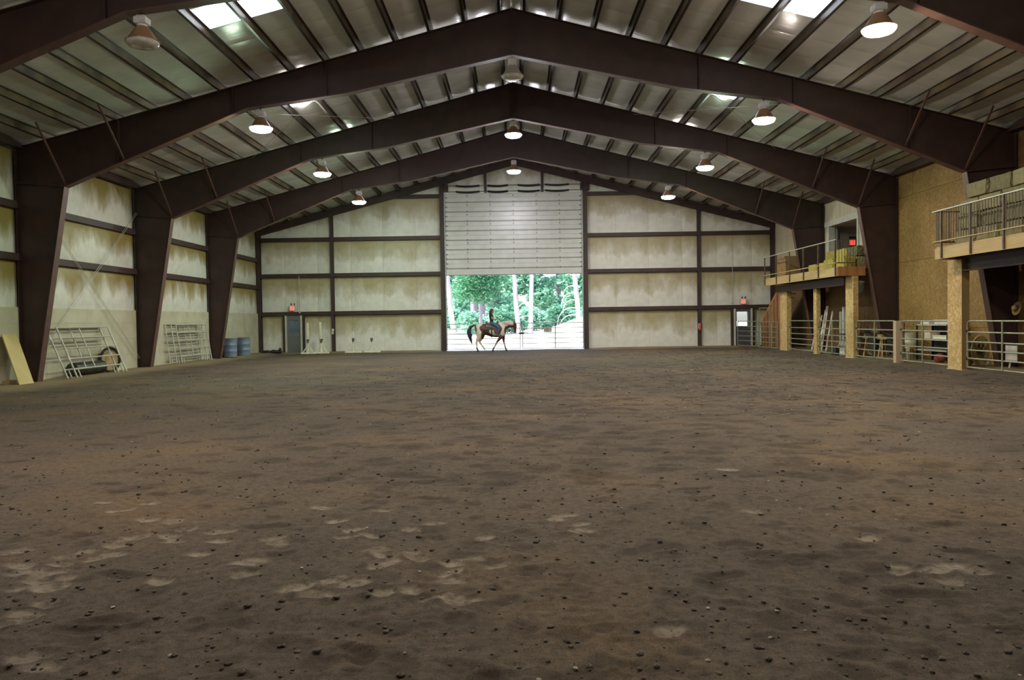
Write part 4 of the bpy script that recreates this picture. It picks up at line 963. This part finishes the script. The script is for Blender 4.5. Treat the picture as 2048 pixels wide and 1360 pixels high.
# hanging lantern at the loft end
r = tag(empty('hanging_lantern', (13.62, 30.96, 2.542)), 'pale hanging lantern under the end of the far loft', 'lantern')
mb = MB(); mb.tube([(0, 0, .5), (.02, 0, .66), (-.05, 0, .72), (-.1, 0, .62)], .008, 5); mb.cyl((0, 0, .5), (0, 0, .7), .006, n=5); mb.build('hanger', hin_m, r)
mb = MB(); mb.lathe([(.16, .42), (.15, .46), (.03, .5)], 14, caps=(True, True)); mb.build('cap', cream_m, r); mb = MB(); mb.lathe([(.12, .42), (.13, .3), (.12, .1), (.08, 0), (.001, 0)], 14); mb.build('body', pm('frosted_jar', (.22, .24, .18), None, rough=.25), r, smooth=True)
# conduit lines on the far wall
for (x, z0, z1, lab) in ((-12.3, 2.3, 4.4, 'thin grey conduit above the plain grey door'), (12.28, 2.4, 4.5, 'thin grey conduit above the door with a window')):
    r = tag(empty('conduit', (x, YE-.145, z0)), lab, 'conduit'); mb = MB(); mb.cyl((0, 0, 0), (0, 0, z1-z0), .018, n=6); mb.build('pipe', galv_d, r); mb = MB(); mb.cbox(-.05, .05, -.04, .03, -.02, .1, .008); mb.build('junction_box', galv_d, r)

# ------------------------------------------------------------------ outside: ground, bank, trees
def outz(x, y):
    return -.02 + .9*sstep(52, 60, y)*sstep(-6, 5, x)*.6 + .35*sstep(55, 75, y)
gx = np.linspace(-60, 60, 90); gy = np.concatenate([np.linspace(44.6, 60, 40), np.linspace(61, 150, 40)])
GX, GY = np.meshgrid(gx, gy); GZ = outz(GX, GY) + .12*(fbm(GX*.4, GY*.4, 91)-.5)*sstep(46, 50, GY)
vs = np.stack([GX, GY, GZ], -1).reshape(-1, 3).tolist(); nx_, ny_ = len(gx), len(gy)
fs = [(j*nx_+i, j*nx_+i+1, (j+1)*nx_+i+1, (j+1)*nx_+i) for j in range(ny_-1) for i in range(nx_-1)]
me = bpy.data.meshes.new('ground_outside'); me.from_pydata(vs, [], fs); me.polygons.foreach_set('use_smooth', [True]*len(fs))
pale_dirt = pm('pale_dry_dirt', (.50, .46, .40), (.60, .56, .50), 1.5, .95, 0, .3); me.materials.append(pale_dirt)
tag(link('ground_outside', me), kind='structure')
def mound(name, cx, cy, rx, ry, h, label):
    mb = MB(); n = 28; k = 8; vs = []; fs = []
    for j in range(k+1):
        q = j/k
        for i in range(n):
            a = 2*PI*i/n; w = 1+.12*math.sin(3*a+cx)+.07*math.sin(7*a)
            vs.append((rx*q*w*math.cos(a), ry*q*w*math.sin(a), h*(.5+.5*math.cos(PI*q))*(1+.08*math.sin(5*a+j))+random.uniform(-.04, .04)*(q < .9)-.10*q + float(outz(np.array(cx+rx*q*w*math.cos(a)), np.array(cy+ry*q*w*math.sin(a))))))
    for j in range(k):
        for i in range(n): fs.append((j*n+i, j*n+(i+1) % n, (j+1)*n+(i+1) % n, (j+1)*n+i))
    mb.add(vs, fs); return tag(mb.build(name, pale_dirt, loc=(cx, cy, 0), smooth=True), label, 'dirt bank')
mound('dirt_bank', 5.6, 56, 6.5, 4, 1.55, 'pale dry dirt bank outside the opening, behind the gate with the notice board')
mound('dirt_bank', -5.6, 57, 2.6, 2.5, 1.25, 'pale dry dirt bank outside the opening, at the foot of the bleached trunk')
bark_w = pm('bleached_bark', (.52, .46, .44), (.40, .35, .36), 3, .9, 0, .3, (1, 1, .2)); bark_d = pm('grey_bark', (.22, .20, .22), (.30, .27, .28), 3, .9, 0, .3, (1, 1, .2))
def leafm(name, c1, c2):
    m, t, b, L = nodes(name); geo = N(t, 'NewGeometry'); r = ramp(t, [(0, c1), (1, c2)]); L(geo.outputs['Random Per Island'], r.inputs[0]); L(r.outputs[0], b.inputs['Base Color'])
    b.inputs['Roughness'].default_value = .6
    tr = N(t, 'BsdfTranslucent'); L(r.outputs[0], tr.inputs[0]); ms = N(t, 'MixShader'); ms.inputs[0].default_value = .35
    L(b.outputs[0], ms.inputs[1]); L(tr.outputs[0], ms.inputs[2]); L(ms.outputs[0], t.nodes['Material Output'].inputs[0]); return m
leaf_a = leafm('leaf_deep', (.06, .21, .10), (.15, .42, .22)); leaf_b = leafm('leaf_light', (.17, .42, .28), (.42, .68, .54)); leaf_c = leafm('leaf_mid', (.10, .30, .18), (.28, .54, .38))
def foliage(name, mat_, blobs, n, size, parent, seed):
    rg = np.random.default_rng(seed); vol = np.array([b_[3]*b_[4]*b_[5] for b_ in blobs]); pk = rg.choice(len(blobs), n, p=vol/vol.sum()); B = np.array(blobs)[pk]
    d = rg.normal(size=(n, 3)); d /= np.linalg.norm(d, axis=1)[:, None]; rad = rg.random(n)**.45
    P = B[:, :3]+d*B[:, 3:6]*rad[:, None]
    a = rg.normal(size=(n, 3)); a[:, 2] *= .5; a /= np.linalg.norm(a, axis=1)[:, None]; q = rg.normal(size=(n, 3)); bvec = np.cross(a, q); bvec /= np.linalg.norm(bvec, axis=1)[:, None]
    s = size*(.5+rg.random(n))[:, None]; V = np.stack([P-a*s, P+bvec*s*.45, P+a*s, P-bvec*s*.45], 1).reshape(-1, 3)
    me = bpy.data.meshes.new(name); me.vertices.add(4*n); me.vertices.foreach_set('co', V.reshape(-1)); me.loops.add(4*n); me.loops.foreach_set('vertex_index', np.arange(4*n, dtype=np.int32))
    me.polygons.add(n); me.polygons.foreach_set('loop_start', np.arange(0, 4*n, 4, dtype=np.int32)); me.update(); me.materials.append(mat_)
    o = link(name, me, parent); o['kind'] = 'stuff'; return o
def tree(x, y, h, r0, lean, label, blobs=None, lm=None, n=0, size=.3, bark=bark_w, branches=0, seed=1, group=None, arcs=0):
    z = float(outz(np.array(float(x)), np.array(float(y)))); t_ = tag(empty('tree', (x, y, z-.1)), label, 'tree', group); rg = random.Random(seed)
    mb = MB(); k = 7; pth = [(lean*(i/k)+.05*math.sin(i*2+seed), .0, h*i/k) for i in range(k+1)]; mb.tube(pth, [r0*(1-.75*i/k)+.02 for i in range(k+1)], 10); tk = mb.build('trunk', bark, t_, smooth=True)
    for i in range(branches):
        f = rg.uniform(.25, .9); a = rg.uniform(0, 2*PI); l = rg.uniform(.8, 2.2); p = Vector((lean*f, 0, h*f))
        mb = MB(); mb.tube([p, p+Vector((math.cos(a)*l*.5, math.sin(a)*l*.5, .25*l)), p+Vector((math.cos(a)*l, math.sin(a)*l, .2*l))], [r0*.25, r0*.16, .015], 6); mb.build('branch', bark, t_)
    for i in range(arcs):
        z0 = 1.2+.55*i; p = Vector((lean*z0/h, 0, z0+.6)); l = 1.5-.1*i+rg.uniform(-.2, .3)
        mb = MB(); mb.tube([p+Vector((-l*math.sin(a), -.3*math.sin(a), -.2*l+.9*l*(math.cos(a*1.15)-1)*1.0+.35*l*math.sin(a))) for a in [k_*.24 for k_ in range(8)]], [.05-.005*k_ for k_ in range(8)], 6); mb.build('bare_branch', bark, t_)
    if n: foliage('foliage', lm, blobs, n, size, t_, seed)
    return t_
tree(-4.9, 62, 17, .20, -1.6, 'tall bleached bare trunk leaning, behind the horse tail side of the opening', bark=bark_w, branches=3, seed=2)
tree(.25, 65, 17, .19, -1.3, 'slim bleached trunk leaning slightly, in the middle of the opening', branches=3, seed=3)
tree(1.22, 65, 17, .18, .3, 'slim upright pale trunk in the middle of the opening', branches=4, seed=4, arcs=3)
tree(5.05, 62, 17, .19, -1.4, 'pale trunk with drooping bare branches above the dirt bank', branches=3, seed=5, arcs=5)
tree(-4.1, 75, 15, .35, .2, 'grey shaded trunk standing behind the leafy green clump', bark=bark_d, seed=6); tree(-3.2, 73, 15, .3, 0, 'thinner grey shaded trunk behind the rider', bark=bark_d, seed=7)
tree(-3.0, 66, 9, .16, .2, 'leafy deep green tree hanging over the horse and rider', [(-1.2, 0, 4.1, 1.4, 1.3, 1.2), (.3, 0, 3.7, 1.3, 1.2, .9), (-.3, -.2, 5.6, 1.9, 1.5, 1.6), (1.2, 0, 4.8, 1.2, 1.2, 1.0), (0, 0, 8, 2, 1.6, 1.8)], leaf_a, 9000, .13, bark_d, 3, 8)
for i, (x, y, lm_) in enumerate([(-11, 84, leaf_c), (-6.5, 80, leaf_b), (-2.2, 86, leaf_b), (1.6, 80, leaf_c), (4.6, 85, leaf_b), (7.8, 79, leaf_c), (11.5, 85, leaf_b), (-15, 80, leaf_b), (15.5, 80, leaf_c), (0, 95, leaf_c), (6, 96, leaf_c), (-6, 97, leaf_c)]):
    rg = random.Random(i+40); bl = [(rg.uniform(-1.6, 1.6), rg.uniform(-1, 1), 2+1.5*k+rg.uniform(-.4, .4), rg.uniform(1.5, 2.5), 1.8, rg.uniform(.9, 1.4)) for k in range(8)]
    tree(x, y, 14, .3, rg.uniform(-.4, .4), '%s forest tree in the background beyond the opening' % ('pale mint green' if lm_ is leaf_b else 'mid green'), bl, lm_, 5200, .26, bark_d, 2, i+20, 'background forest trees, '+('pale' if lm_ is leaf_b else 'mid green'))
for i, x in enumerate((-7, -3.6, -.8, 1.8, 4.2, 7.4)):
    y = 68.5+(i % 2)*2.6; z = float(outz(np.array(float(x)), np.array(float(y)))); t_ = tag(empty('bush', (x, y, z)), 'low %s bush at the edge of the forest outside' % ('pale mint green' if i % 2 else 'mid green'), 'bush', 'forest edge bushes, '+('pale' if i % 2 else 'mid green'))
    mb = MB(); mb.tube([(0, 0, -.1), (.1, 0, .5), (.15, .05, 1.2)], [.05, .04, .02], 6); mb.build('stem', bark_d, t_); foliage('foliage', leaf_b if i % 2 else leaf_c, [(0, 0, 1.0, 1.6, 1.1, .9), (.8, .2, .7, 1.0, .9, .7), (-.6, 0, 1.6, 1.0, .9, .7)], 2600, .16, t_, 60+i)

# ------------------------------------------------------------------ horse and rider
def remeshed(name, mb, voxel, smooth_it=6):
    me = bpy.data.meshes.new(name); me.from_pydata(mb.v, [], mb.f); o = bpy.data.objects.new(name, me); COL.objects.link(o)
    md = o.modifiers.new('r', 'REMESH'); md.mode = 'VOXEL'; md.voxel_size = voxel; md.use_smooth_shade = True
    if smooth_it: sm = o.modifiers.new('s', 'SMOOTH'); sm.factor = .5; sm.iterations = smooth_it
    dg = bpy.context.evaluated_depsgraph_get(); dg.update(); m2 = bpy.data.meshes.new_from_object(o.evaluated_get(dg)); bpy.data.objects.remove(o); m2.name = name
    m2.polygons.foreach_set('use_smooth', [True]*len(m2.polygons)); return m2
def colour(me, fn):
    n = len(me.vertices); co = np.zeros(n*3); me.vertices.foreach_get('co', co); co = co.reshape(-1, 3)
    c = np.ones((n, 4), dtype=np.float32); c[:, :3] = fn(co); at = me.attributes.new('coat', 'FLOAT_COLOR', 'POINT'); at.data.foreach_set('color', c.reshape(-1))
def attr_mat(name, rough=.6):
    m, t, b, L = nodes(name); a = N(t, 'Attribute', attribute_name='coat'); L(a.outputs['Color'], b.inputs['Base Color']); b.inputs['Roughness'].default_value = rough; return m
HX0, HY0 = -1.31, 42.5; HZ = hfloor(HX0, HY0)
horse = tag(empty('horse', (HX0, HY0, HZ)), 'brown and white pinto horse walking across the opening', 'horse')
def loft_body(mb, secs, n=18):          # sections: x, zc, half width, half height, tilt
    vs = []; fs = []
    for (x, zc, w, h, tl) in secs:
        for j in range(n):
            a = 2*PI*j/n; yy = w*math.cos(a); zz = h*math.sin(a); wd = 1-.12*max(0, math.sin(a))
            vs.append((x-zz*math.sin(tl), yy*wd, zc+zz*math.cos(tl)))
    k = len(secs)
    for i in range(k-1):
        for j in range(n): fs.append((i*n+j, i*n+(j+1) % n, (i+1)*n+(j+1) % n, (i+1)*n+j))
    fs.append(tuple(range(n))[::-1]); fs.append(tuple((k-1)*n+j for j in range(n))); mb.add(vs, fs)
mb = MB()
loft_body(mb, [(-.93, 1.27, .09, .12, 0), (-.90, 1.25, .19, .20, 0), (-.78, 1.24, .27, .28, 0), (-.58, 1.24, .29, .32, 0), (-.35, 1.21, .28, .31, 0), (-.1, 1.15, .30, .33, 0), (.15, 1.13, .30, .35, 0), (.38, 1.15, .27, .38, 0), (.55, 1.18, .24, .36, 0), (.68, 1.16, .18, .26, 0), (.76, 1.15, .10, .14, 0)])
mb.tube([(.45, 0, 1.30), (.62, 0, 1.38), (.80, 0, 1.46), (.98, 0, 1.50), (1.12, 0, 1.52), (1.20, 0, 1.50)], [(.30, .17), (.26, .14), (.215, .11), (.175, .09), (.14, .08), (.11, .07)], 16)
mb.tube([(1.17, 0, 1.58), (1.215, 0, 1.46), (1.235, 0, 1.32), (1.24, 0, 1.18), (1.23, 0, 1.08), (1.225, 0, 1.02)], [(.075, .07), (.125, .095), (.105, .078), (.075, .06), (.066, .056), (.045, .045)], 14)
mb.ell((1.14, 0, 1.40), (.075, .085, .10))
for s_ in (-1, 1):
    mb.tube([(1.185, s_*.055, 1.58), (1.20, s_*.07, 1.66), (1.215, s_*.065, 1.73)], [(.022, .03), (.022, .032), .006], 8)
    mb.ell((1.262, s_*.078, 1.40), (.022, .016, .022), 8, 6)                           # eye bulge
    mb.ell((1.262, s_*.035, 1.075), (.016, .014, .018), 8, 6)                          # nostril
def leg(pts, rs): mb.tube(pts, rs, 12)
# near-side hind (y<0 faces the viewer)
leg([(-.66, -.15, 1.22), (-.66, -.17, .98), (-.74, -.16, .76), (-.84, -.15, .58), (-.865, -.15, .52), (-.85, -.15, .36), (-.85, -.15, .22), (-.81, -.15, .12), (-.78, -.15, .055), (-.77, -.15, .0)], [(.27, .13), (.20, .12), (.12, .08), (.075, .055), (.062, .048), (.045, .038), (.05, .043), (.042, .04), (.058, .055), (.066, .062)])
leg([(-.62, .15, 1.22), (-.55, .17, .98), (-.58, .16, .78), (-.69, .15, .60), (-.71, .15, .54), (-.62, .15, .40), (-.53, .15, .27), (-.47, .15, .20), (-.43, .15, .15), (-.41, .15, .11)], [(.26, .13), (.19, .12), (.115, .08), (.075, .055), (.062, .048), (.045, .038), (.05, .043), (.042, .04), (.055, .052), (.062, .058)])
leg([(.50, -.15, 1.15), (.50, -.15, .92), (.46, -.14, .78), (.28, -.13, .56), (.235, -.13, .49), (.15, -.13, .33), (.07, -.13, .20), (.03, -.13, .12), (.01, -.13, .055), (.02, -.13, 0.)], [(.20, .10), (.14, .09), (.10, .075), (.062, .052), (.058, .05), (.042, .036), (.048, .042), (.042, .04), (.056, .054), (.064, .06)])
leg([(.55, .15, 1.15), (.57, .15, .92), (.59, .14, .78), (.61, .13, .60), (.615, .13, .54), (.65, .13, .38), (.69, .13, .24), (.72, .13, .14), (.755, .13, .065), (.775, .13, .01)], [(.20, .10), (.14, .09), (.10, .075), (.062, .052), (.058, .05), (.042, .036), (.048, .042), (.042, .04), (.056, .054), (.064, .06)])
hm = remeshed('horse_body', mb, .016, 5)
WHT = np.array((.60, .53, .42)); BRN = np.array((.085, .034, .016)); BLK = np.array((.012, .012, .016))
def coat(P):
    x, y, z = P[:, 0], P[:, 1], P[:, 2]; w = .05*np.sin(7*x+3*z)+.035*np.sin(13*z-5*x)+.02*np.sin(23*x+17*z)
    c = np.tile(WHT, (len(x), 1))
    brown = ((((x+.36)/.36)**2+((z-1.16)/.33)**2) < 1+w*6)                       # barrel patch
    brown |= (((x-.30)/.20)**2+((z-1.18)/.30)**2 < 1+w*5)                        # behind the shoulder
    brown |= (z < .93+w) & (x > -.6) & (x < .5) & (z > .6)                       # belly
    brown &= ~((((x+.02)/.13)**2+((z-1.14)/.16)**2) < 1+w*3)                     # white girth spot
    brown |= (x < -.84+w*.4) & (z > .80)                                         # rump edge
    brown |= (x > .62+w) & (z < 1.33+.5*(x-.7)+w*.5) & (z > .75)                 # chest, under neck
    brown |= (x > 1.10+w*.5)                                                     # head
    brown |= (x > .12) & (z < .86) & (x < 1)                                     # forelegs
    c[brown] = BRN
    fl = (x > -.1) & (z < .52+w); c[fl] = np.array((.30, .25, .22))
    dk = (z < .24) & (y < 0) | ((z < .2) & (x > .6)); c[dk] = BLK*1.4
    c[(z < .07)] = np.array((.03, .027, .025)); c[(x > 1.15) & (z < 1.09)] = np.array((.10, .07, .06))
    c[(np.abs(x-1.275) < .022) & (np.abs(z-1.40) < .02) & (np.abs(y) > .07)] = BLK
    c[(x > 1.16) & (z > 1.63)] = BLK*1.5
    return c
colour(hm, coat); hm.materials.clear(); hm.materials.append(attr_mat('pinto_coat')); link('body', hm, horse)
black_hair = pm('black_horsehair', (.010, .011, .018), (.022, .024, .04), 9, .45, 0, .5, (6, 6, .5)); white_hair = pm('white_mane', (.62, .56, .46), (.5, .44, .35), 9, .6, 0, .5, (6, 6, .6))
mb = MB()
mb.tube([(-.88, 0, 1.44), (-1.02, 0, 1.44), (-1.16, 0, 1.37), (-1.24, 0, 1.24), (-1.27, 0, 1.06), (-1.235, 0, .86), (-1.18, 0, .66), (-1.13, 0, .50), (-1.12, 0, .44)], [.045, .055, (.075, .06), (.10, .07), (.12, .08), (.105, .07), (.075, .05), (.035, .03), .006], 12)
for k in range(7): mb.tube([(-1.14-.02*k+.04, random.uniform(-.05, .05), 1.0), (-1.16, random.uniform(-.06, .06), .7), (-1.12+random.uniform(-.03, .03), random.uniform(-.04, .04), random.uniform(.22, .5))], [.02, .018, .003], 5)
mb.build('tail', black_hair, horse, smooth=True)
mb = MB()
for k in range(16):
    f = k/15; x = .55+.60*f; z = 1.60+.08*math.sin(PI*f*.9)-.005; mb.tube([(x, .0, z-.02), (x-.01, -.07, z-.02), (x-.03, -.12, z-.12-.05*random.random()), (x-.03, -.125, z-.2-.06*random.random())], [.03, .03, .025, .004], 6)
mb.build('mane', white_hair, horse, smooth=True)
br = tag(empty('bridle', (HX0, HY0, HZ)), 'dark leather bridle with reins on the pinto horse', 'bridle')
def ring(c, rx, ry, tilt, r=.010):
    m_ = MB(); R = Matrix.Rotation(tilt, 3, 'Y'); m_.tube([Vector(c)+R @ Vector((rx*math.cos(a), ry*math.sin(a), 0)) for a in [2*PI*k/20 for k in range(21)]], r, 5); return m_
ring((1.245, 0, 1.16), .082, .066, .05).build('noseband', leather, br); ring((1.19, 0, 1.50), .145, .10, .75).build('headstall', leather, br)
for s_ in (-1, 1):
    m_ = MB(); m_.tube([(1.21, s_*.105, 1.52), (1.23, s_*.09, 1.32), (1.245, s_*.075, 1.13)], .009, 5); m_.build('cheek_strap', leather, br)
    m_ = MB(); m_.tube([(1.235, s_*.075, 1.12), (1.08, s_*.13, 1.24), (.85, s_*.16, 1.42), (.60, s_*.12, 1.62), (.34, s_*.05, 1.76)], .008, 5); m_.build('rein', leather, br)
sd = tag(empty('saddle', (HX0, HY0, HZ)), 'brown western saddle with dark blanket on the pinto horse', 'saddle')
blanket = pm('dark_blanket', (.04, .05, .055), (.08, .075, .06), 8, .9); saddle_b = pm('brown_saddle', (.075, .038, .020), (.12, .06, .03), 6, .5)
def shell(x0, x1, a0, a1, off, name, mat_, par, sag=None, th=.02):
    m_ = MB(); vs = []; fs = []; nx = 10; na = 12
    for side in (0, 1):
        for i in range(nx+1):
            x = x0+(x1-x0)*i/nx; f = (x+.1)/.48; zc = 1.15+.0*f; w = .30+off+side*th; h = .335+off+side*th+(sag(x) if sag else 0)
            for j in range(na+1):
                a = a0+(a1-a0)*j/na; vs.append((x, w*math.cos(a)*(1-.12*max(0, math.sin(a))), zc+h*math.sin(a)))
    n1 = (nx+1)*(na+1)
    for i in range(nx):
        for j in range(na):
            a = i*(na+1)+j; fs.append((a, a+1, a+na+2, a+na+1)); fs.append((n1+a, n1+a+na+1, n1+a+na+2, n1+a+1))
    for i in range(nx):
        for j in (0, na): a = i*(na+1)+j; fs.append((a, a+na+1, n1+a+na+1, n1+a))
    for j in range(na):
        for i in (0, nx): a = i*(na+1)+j; fs.append((a, n1+a, n1+a+1, a+1))
    m_.add(vs, fs); return m_.build(name, mat_, par, smooth=True)
shell(-.42, .40, .15, PI-.15, .012, 'blanket', blanket, sd)
shell(-.34, .34, .42, PI-.42, .04, 'seat', saddle_b, sd, lambda x: .10*min(1, abs(x/.34)**2.4))
m_ = MB(); m_.tube([(.25, 0, 1.55), (.29, 0, 1.64), (.31, 0, 1.67)], [.045, .028, .035], 8); m_.ell((.315, 0, 1.68), (.045, .045, .014)); m_.build('horn', saddle_b, sd, smooth=True)
m_ = MB(); m_.tube([(-.33, .2*math.cos(a), 1.5+.13*math.sin(a)) for a in [PI*k/10 for k in range(11)]], .035, 7); m_.build('cantle', saddle_b, sd, smooth=True)
for s_ in (-1, 1):
    m_ = MB(); m_.bar((.10, s_*.345, 1.36), (.33, s_*.40, .99), .015, .16, (1, 0, .4)); m_.build('fender', saddle_b, sd)
    m_ = MB(); m_.tube([(.36+.075*math.cos(a), s_*.42, .88+.085*math.sin(a)) for a in [2*PI*k/14 for k in range(15)]], .014, 5); m_.build('stirrup', saddle_b, sd)
m_ = MB(); m_.tube([(-.03, .318*math.cos(a), 1.14+.372*math.sin(a)) for a in [PI*(.9+1.2*k/16) for k in range(17)]], [(.03, .010)]*17, 6); m_.build('cinch', leather, sd)
# rider: one continuous body
person = tag(empty('person', (HX0, HY0, HZ)), 'person in black short-sleeved top and blue jeans riding the pinto horse, holding the reins', 'person')
mb = MB(); T = lambda p, r, n=12: mb.tube(p, r, n)
T([(-.02, 0, 1.50), (-.03, 0, 1.58), (-.035, 0, 1.68), (-.03, 0, 1.80), (-.025, 0, 1.92), (-.03, 0, 2.00), (-.03, 0, 2.045)], [(.10, .155), (.12, .175), (.095, .135), (.10, .14), (.115, .16), (.09, .155), (.05, .08)], 16)
T([(-.03, 0, 2.02), (-.02, 0, 2.08), (.0, 0, 2.15)], [.055, .05, .05])
mb.ell((.015, 0, 2.225), (.098, .076, .112), 16, 12); mb.ell((.055, 0, 2.165), (.055, .052, .06), 12, 8)        # skull, jaw
mb.tube([(.10, 0, 2.245), (.135, 0, 2.20), (.105, 0, 2.19)], [.010, .017, .008], 8)                                 # nose
mb.ell((.10, 0, 2.160), (.014, .026, .010), 8, 6); mb.ell((.092, 0, 2.125), (.018, .022, .016), 8, 6)                # lips, chin
for s_ in (-1, 1):
    mb.ell((.098, s_*.032, 2.247), (.012, .022, .008), 8, 6); mb.ell((.005, s_*.078, 2.215), (.020, .010, .030), 8, 6)  # brow, ear
    mb.ell((-.025, s_*.15, 1.985), (.065, .06, .065), 10, 8)
    T([(-.025, s_*.165, 1.99), (-.01, s_*.205, 1.88), (.03, s_*.215, 1.775), (.045, s_*.21, 1.755)], [.05, .046, .039, .038])
    T([(.035, s_*.212, 1.765), (.13, s_*.17, 1.755), (.23, s_*.11, 1.755), (.27, s_*.085, 1.755)], [.039, .038, .029, .025])
    hx, hy, hz = .31, s_*.066, 1.755
    mb.tube([(.26, s_*.09, 1.755), (hx, hy, hz), (hx+.035, hy-s_*.008, hz-.004)], [(.024, .02), (.042, .019), (.040, .017)], 10)  # palm
    for k, ln in enumerate((.040, .047, .045, .036)):                                                                         # four curled fingers
        zf = hz+.030-.020*k; b0 = Vector((hx+.03, hy-s_*.006, zf)); mb.tube([b0, b0+Vector((ln*.75, -s_*.004, -.002)), b0+Vector((ln*.95, -s_*.028, -.004)), b0+Vector((ln*.45, -s_*.042, -.004))], [.0095, .0092, .0088, .007], 8)
    mb.tube([(hx-.015, hy-s_*.004, hz+.030), (hx+.02, hy-s_*.02, hz+.052), (hx+.05, hy-s_*.03, hz+.050)], [.012, .011, .0085], 8)  # thumb
    T([(-.02, s_*.10, 1.51), (.08, s_*.22, 1.50), (.22, s_*.33, 1.42), (.335, s_*.385, 1.33), (.36, s_*.395, 1.29)], [.10, .105, .088, .070, .064])
    T([(.35, s_*.395, 1.31), (.345, s_*.405, 1.18), (.335, s_*.405, 1.06), (.32, s_*.405, .93), (.325, s_*.405, .87)], [.066, .066, .058, .045, .045])
    T([(.27, s_*.405, .855), (.32, s_*.41, .86), (.40, s_*.415, .835), (.48, s_*.42, .815), (.52, s_*.42, .81)], [(.035, .03), (.055, .042), (.042, .042), (.032, .04), (.018, .024)])
pmh = remeshed('person_body', mb, .0068, 3)
def cloth(P):
    x, y, z = P[:, 0], P[:, 1], P[:, 2]; c = np.tile(np.array((.42, .22, .15)), (len(x), 1)); ay = np.abs(y)
    top = (z > 1.60) & (z < 2.06) & (ay < .172-.35*np.clip(z-1.93, 0, 1)) & (x < .12); c[top] = (.010, .010, .012)
    c[(z > 1.90) & (z < 2.055) & (ay < .26) & (x < .06) & ((ay > .07) | (z < 2.0))] = (.010, .010, .012)
    c[(z < 1.61) & (ay < .6) & ((x < .25) | (z < 1.6))] = (.045, .085, .19); c[z < .98] = (.10, .055, .03)
    c[(x > .095) & (np.abs(z-2.16) < .009) & (ay < .026)] = (.35, .11, .09); c[(x > .085) & (np.abs(z-2.232) < .009) & (np.abs(ay-.034) < .013)] = (.02, .015, .012)
    return c
colour(pmh, cloth); pmh.materials.clear(); pmh.materials.append(attr_mat('skin_and_clothes', .65)); link('body', pmh, person)
hair_m = pm('dark_brown_hair', (.022, .013, .009), (.04, .024, .015), 9, .4, 0, .5, (6, 6, .6))
mb = MB(); mb.ell((-.005, 0, 2.245), (.104, .086, .104), 14, 10)
mb.tube([(-.04, 0, 2.27), (-.09, 0, 2.20), (-.115, 0, 2.08), (-.13, 0, 1.95), (-.125, 0, 1.82), (-.11, 0, 1.74)], [(.07, .08), (.06, .085), (.048, .09), (.042, .085), (.035, .065), (.012, .02)], 12)
for s_ in (-1, 1): mb.tube([(.02, s_*.07, 2.28), (-.01, s_*.088, 2.2), (-.05, s_*.09, 2.06), (-.07, s_*.09, 1.95)], [.03, .028, .026, .008], 8)
hmm = remeshed('hair', mb, .012, 3); hmm.materials.clear(); hmm.materials.append(hair_m); link('hair', hmm, person)
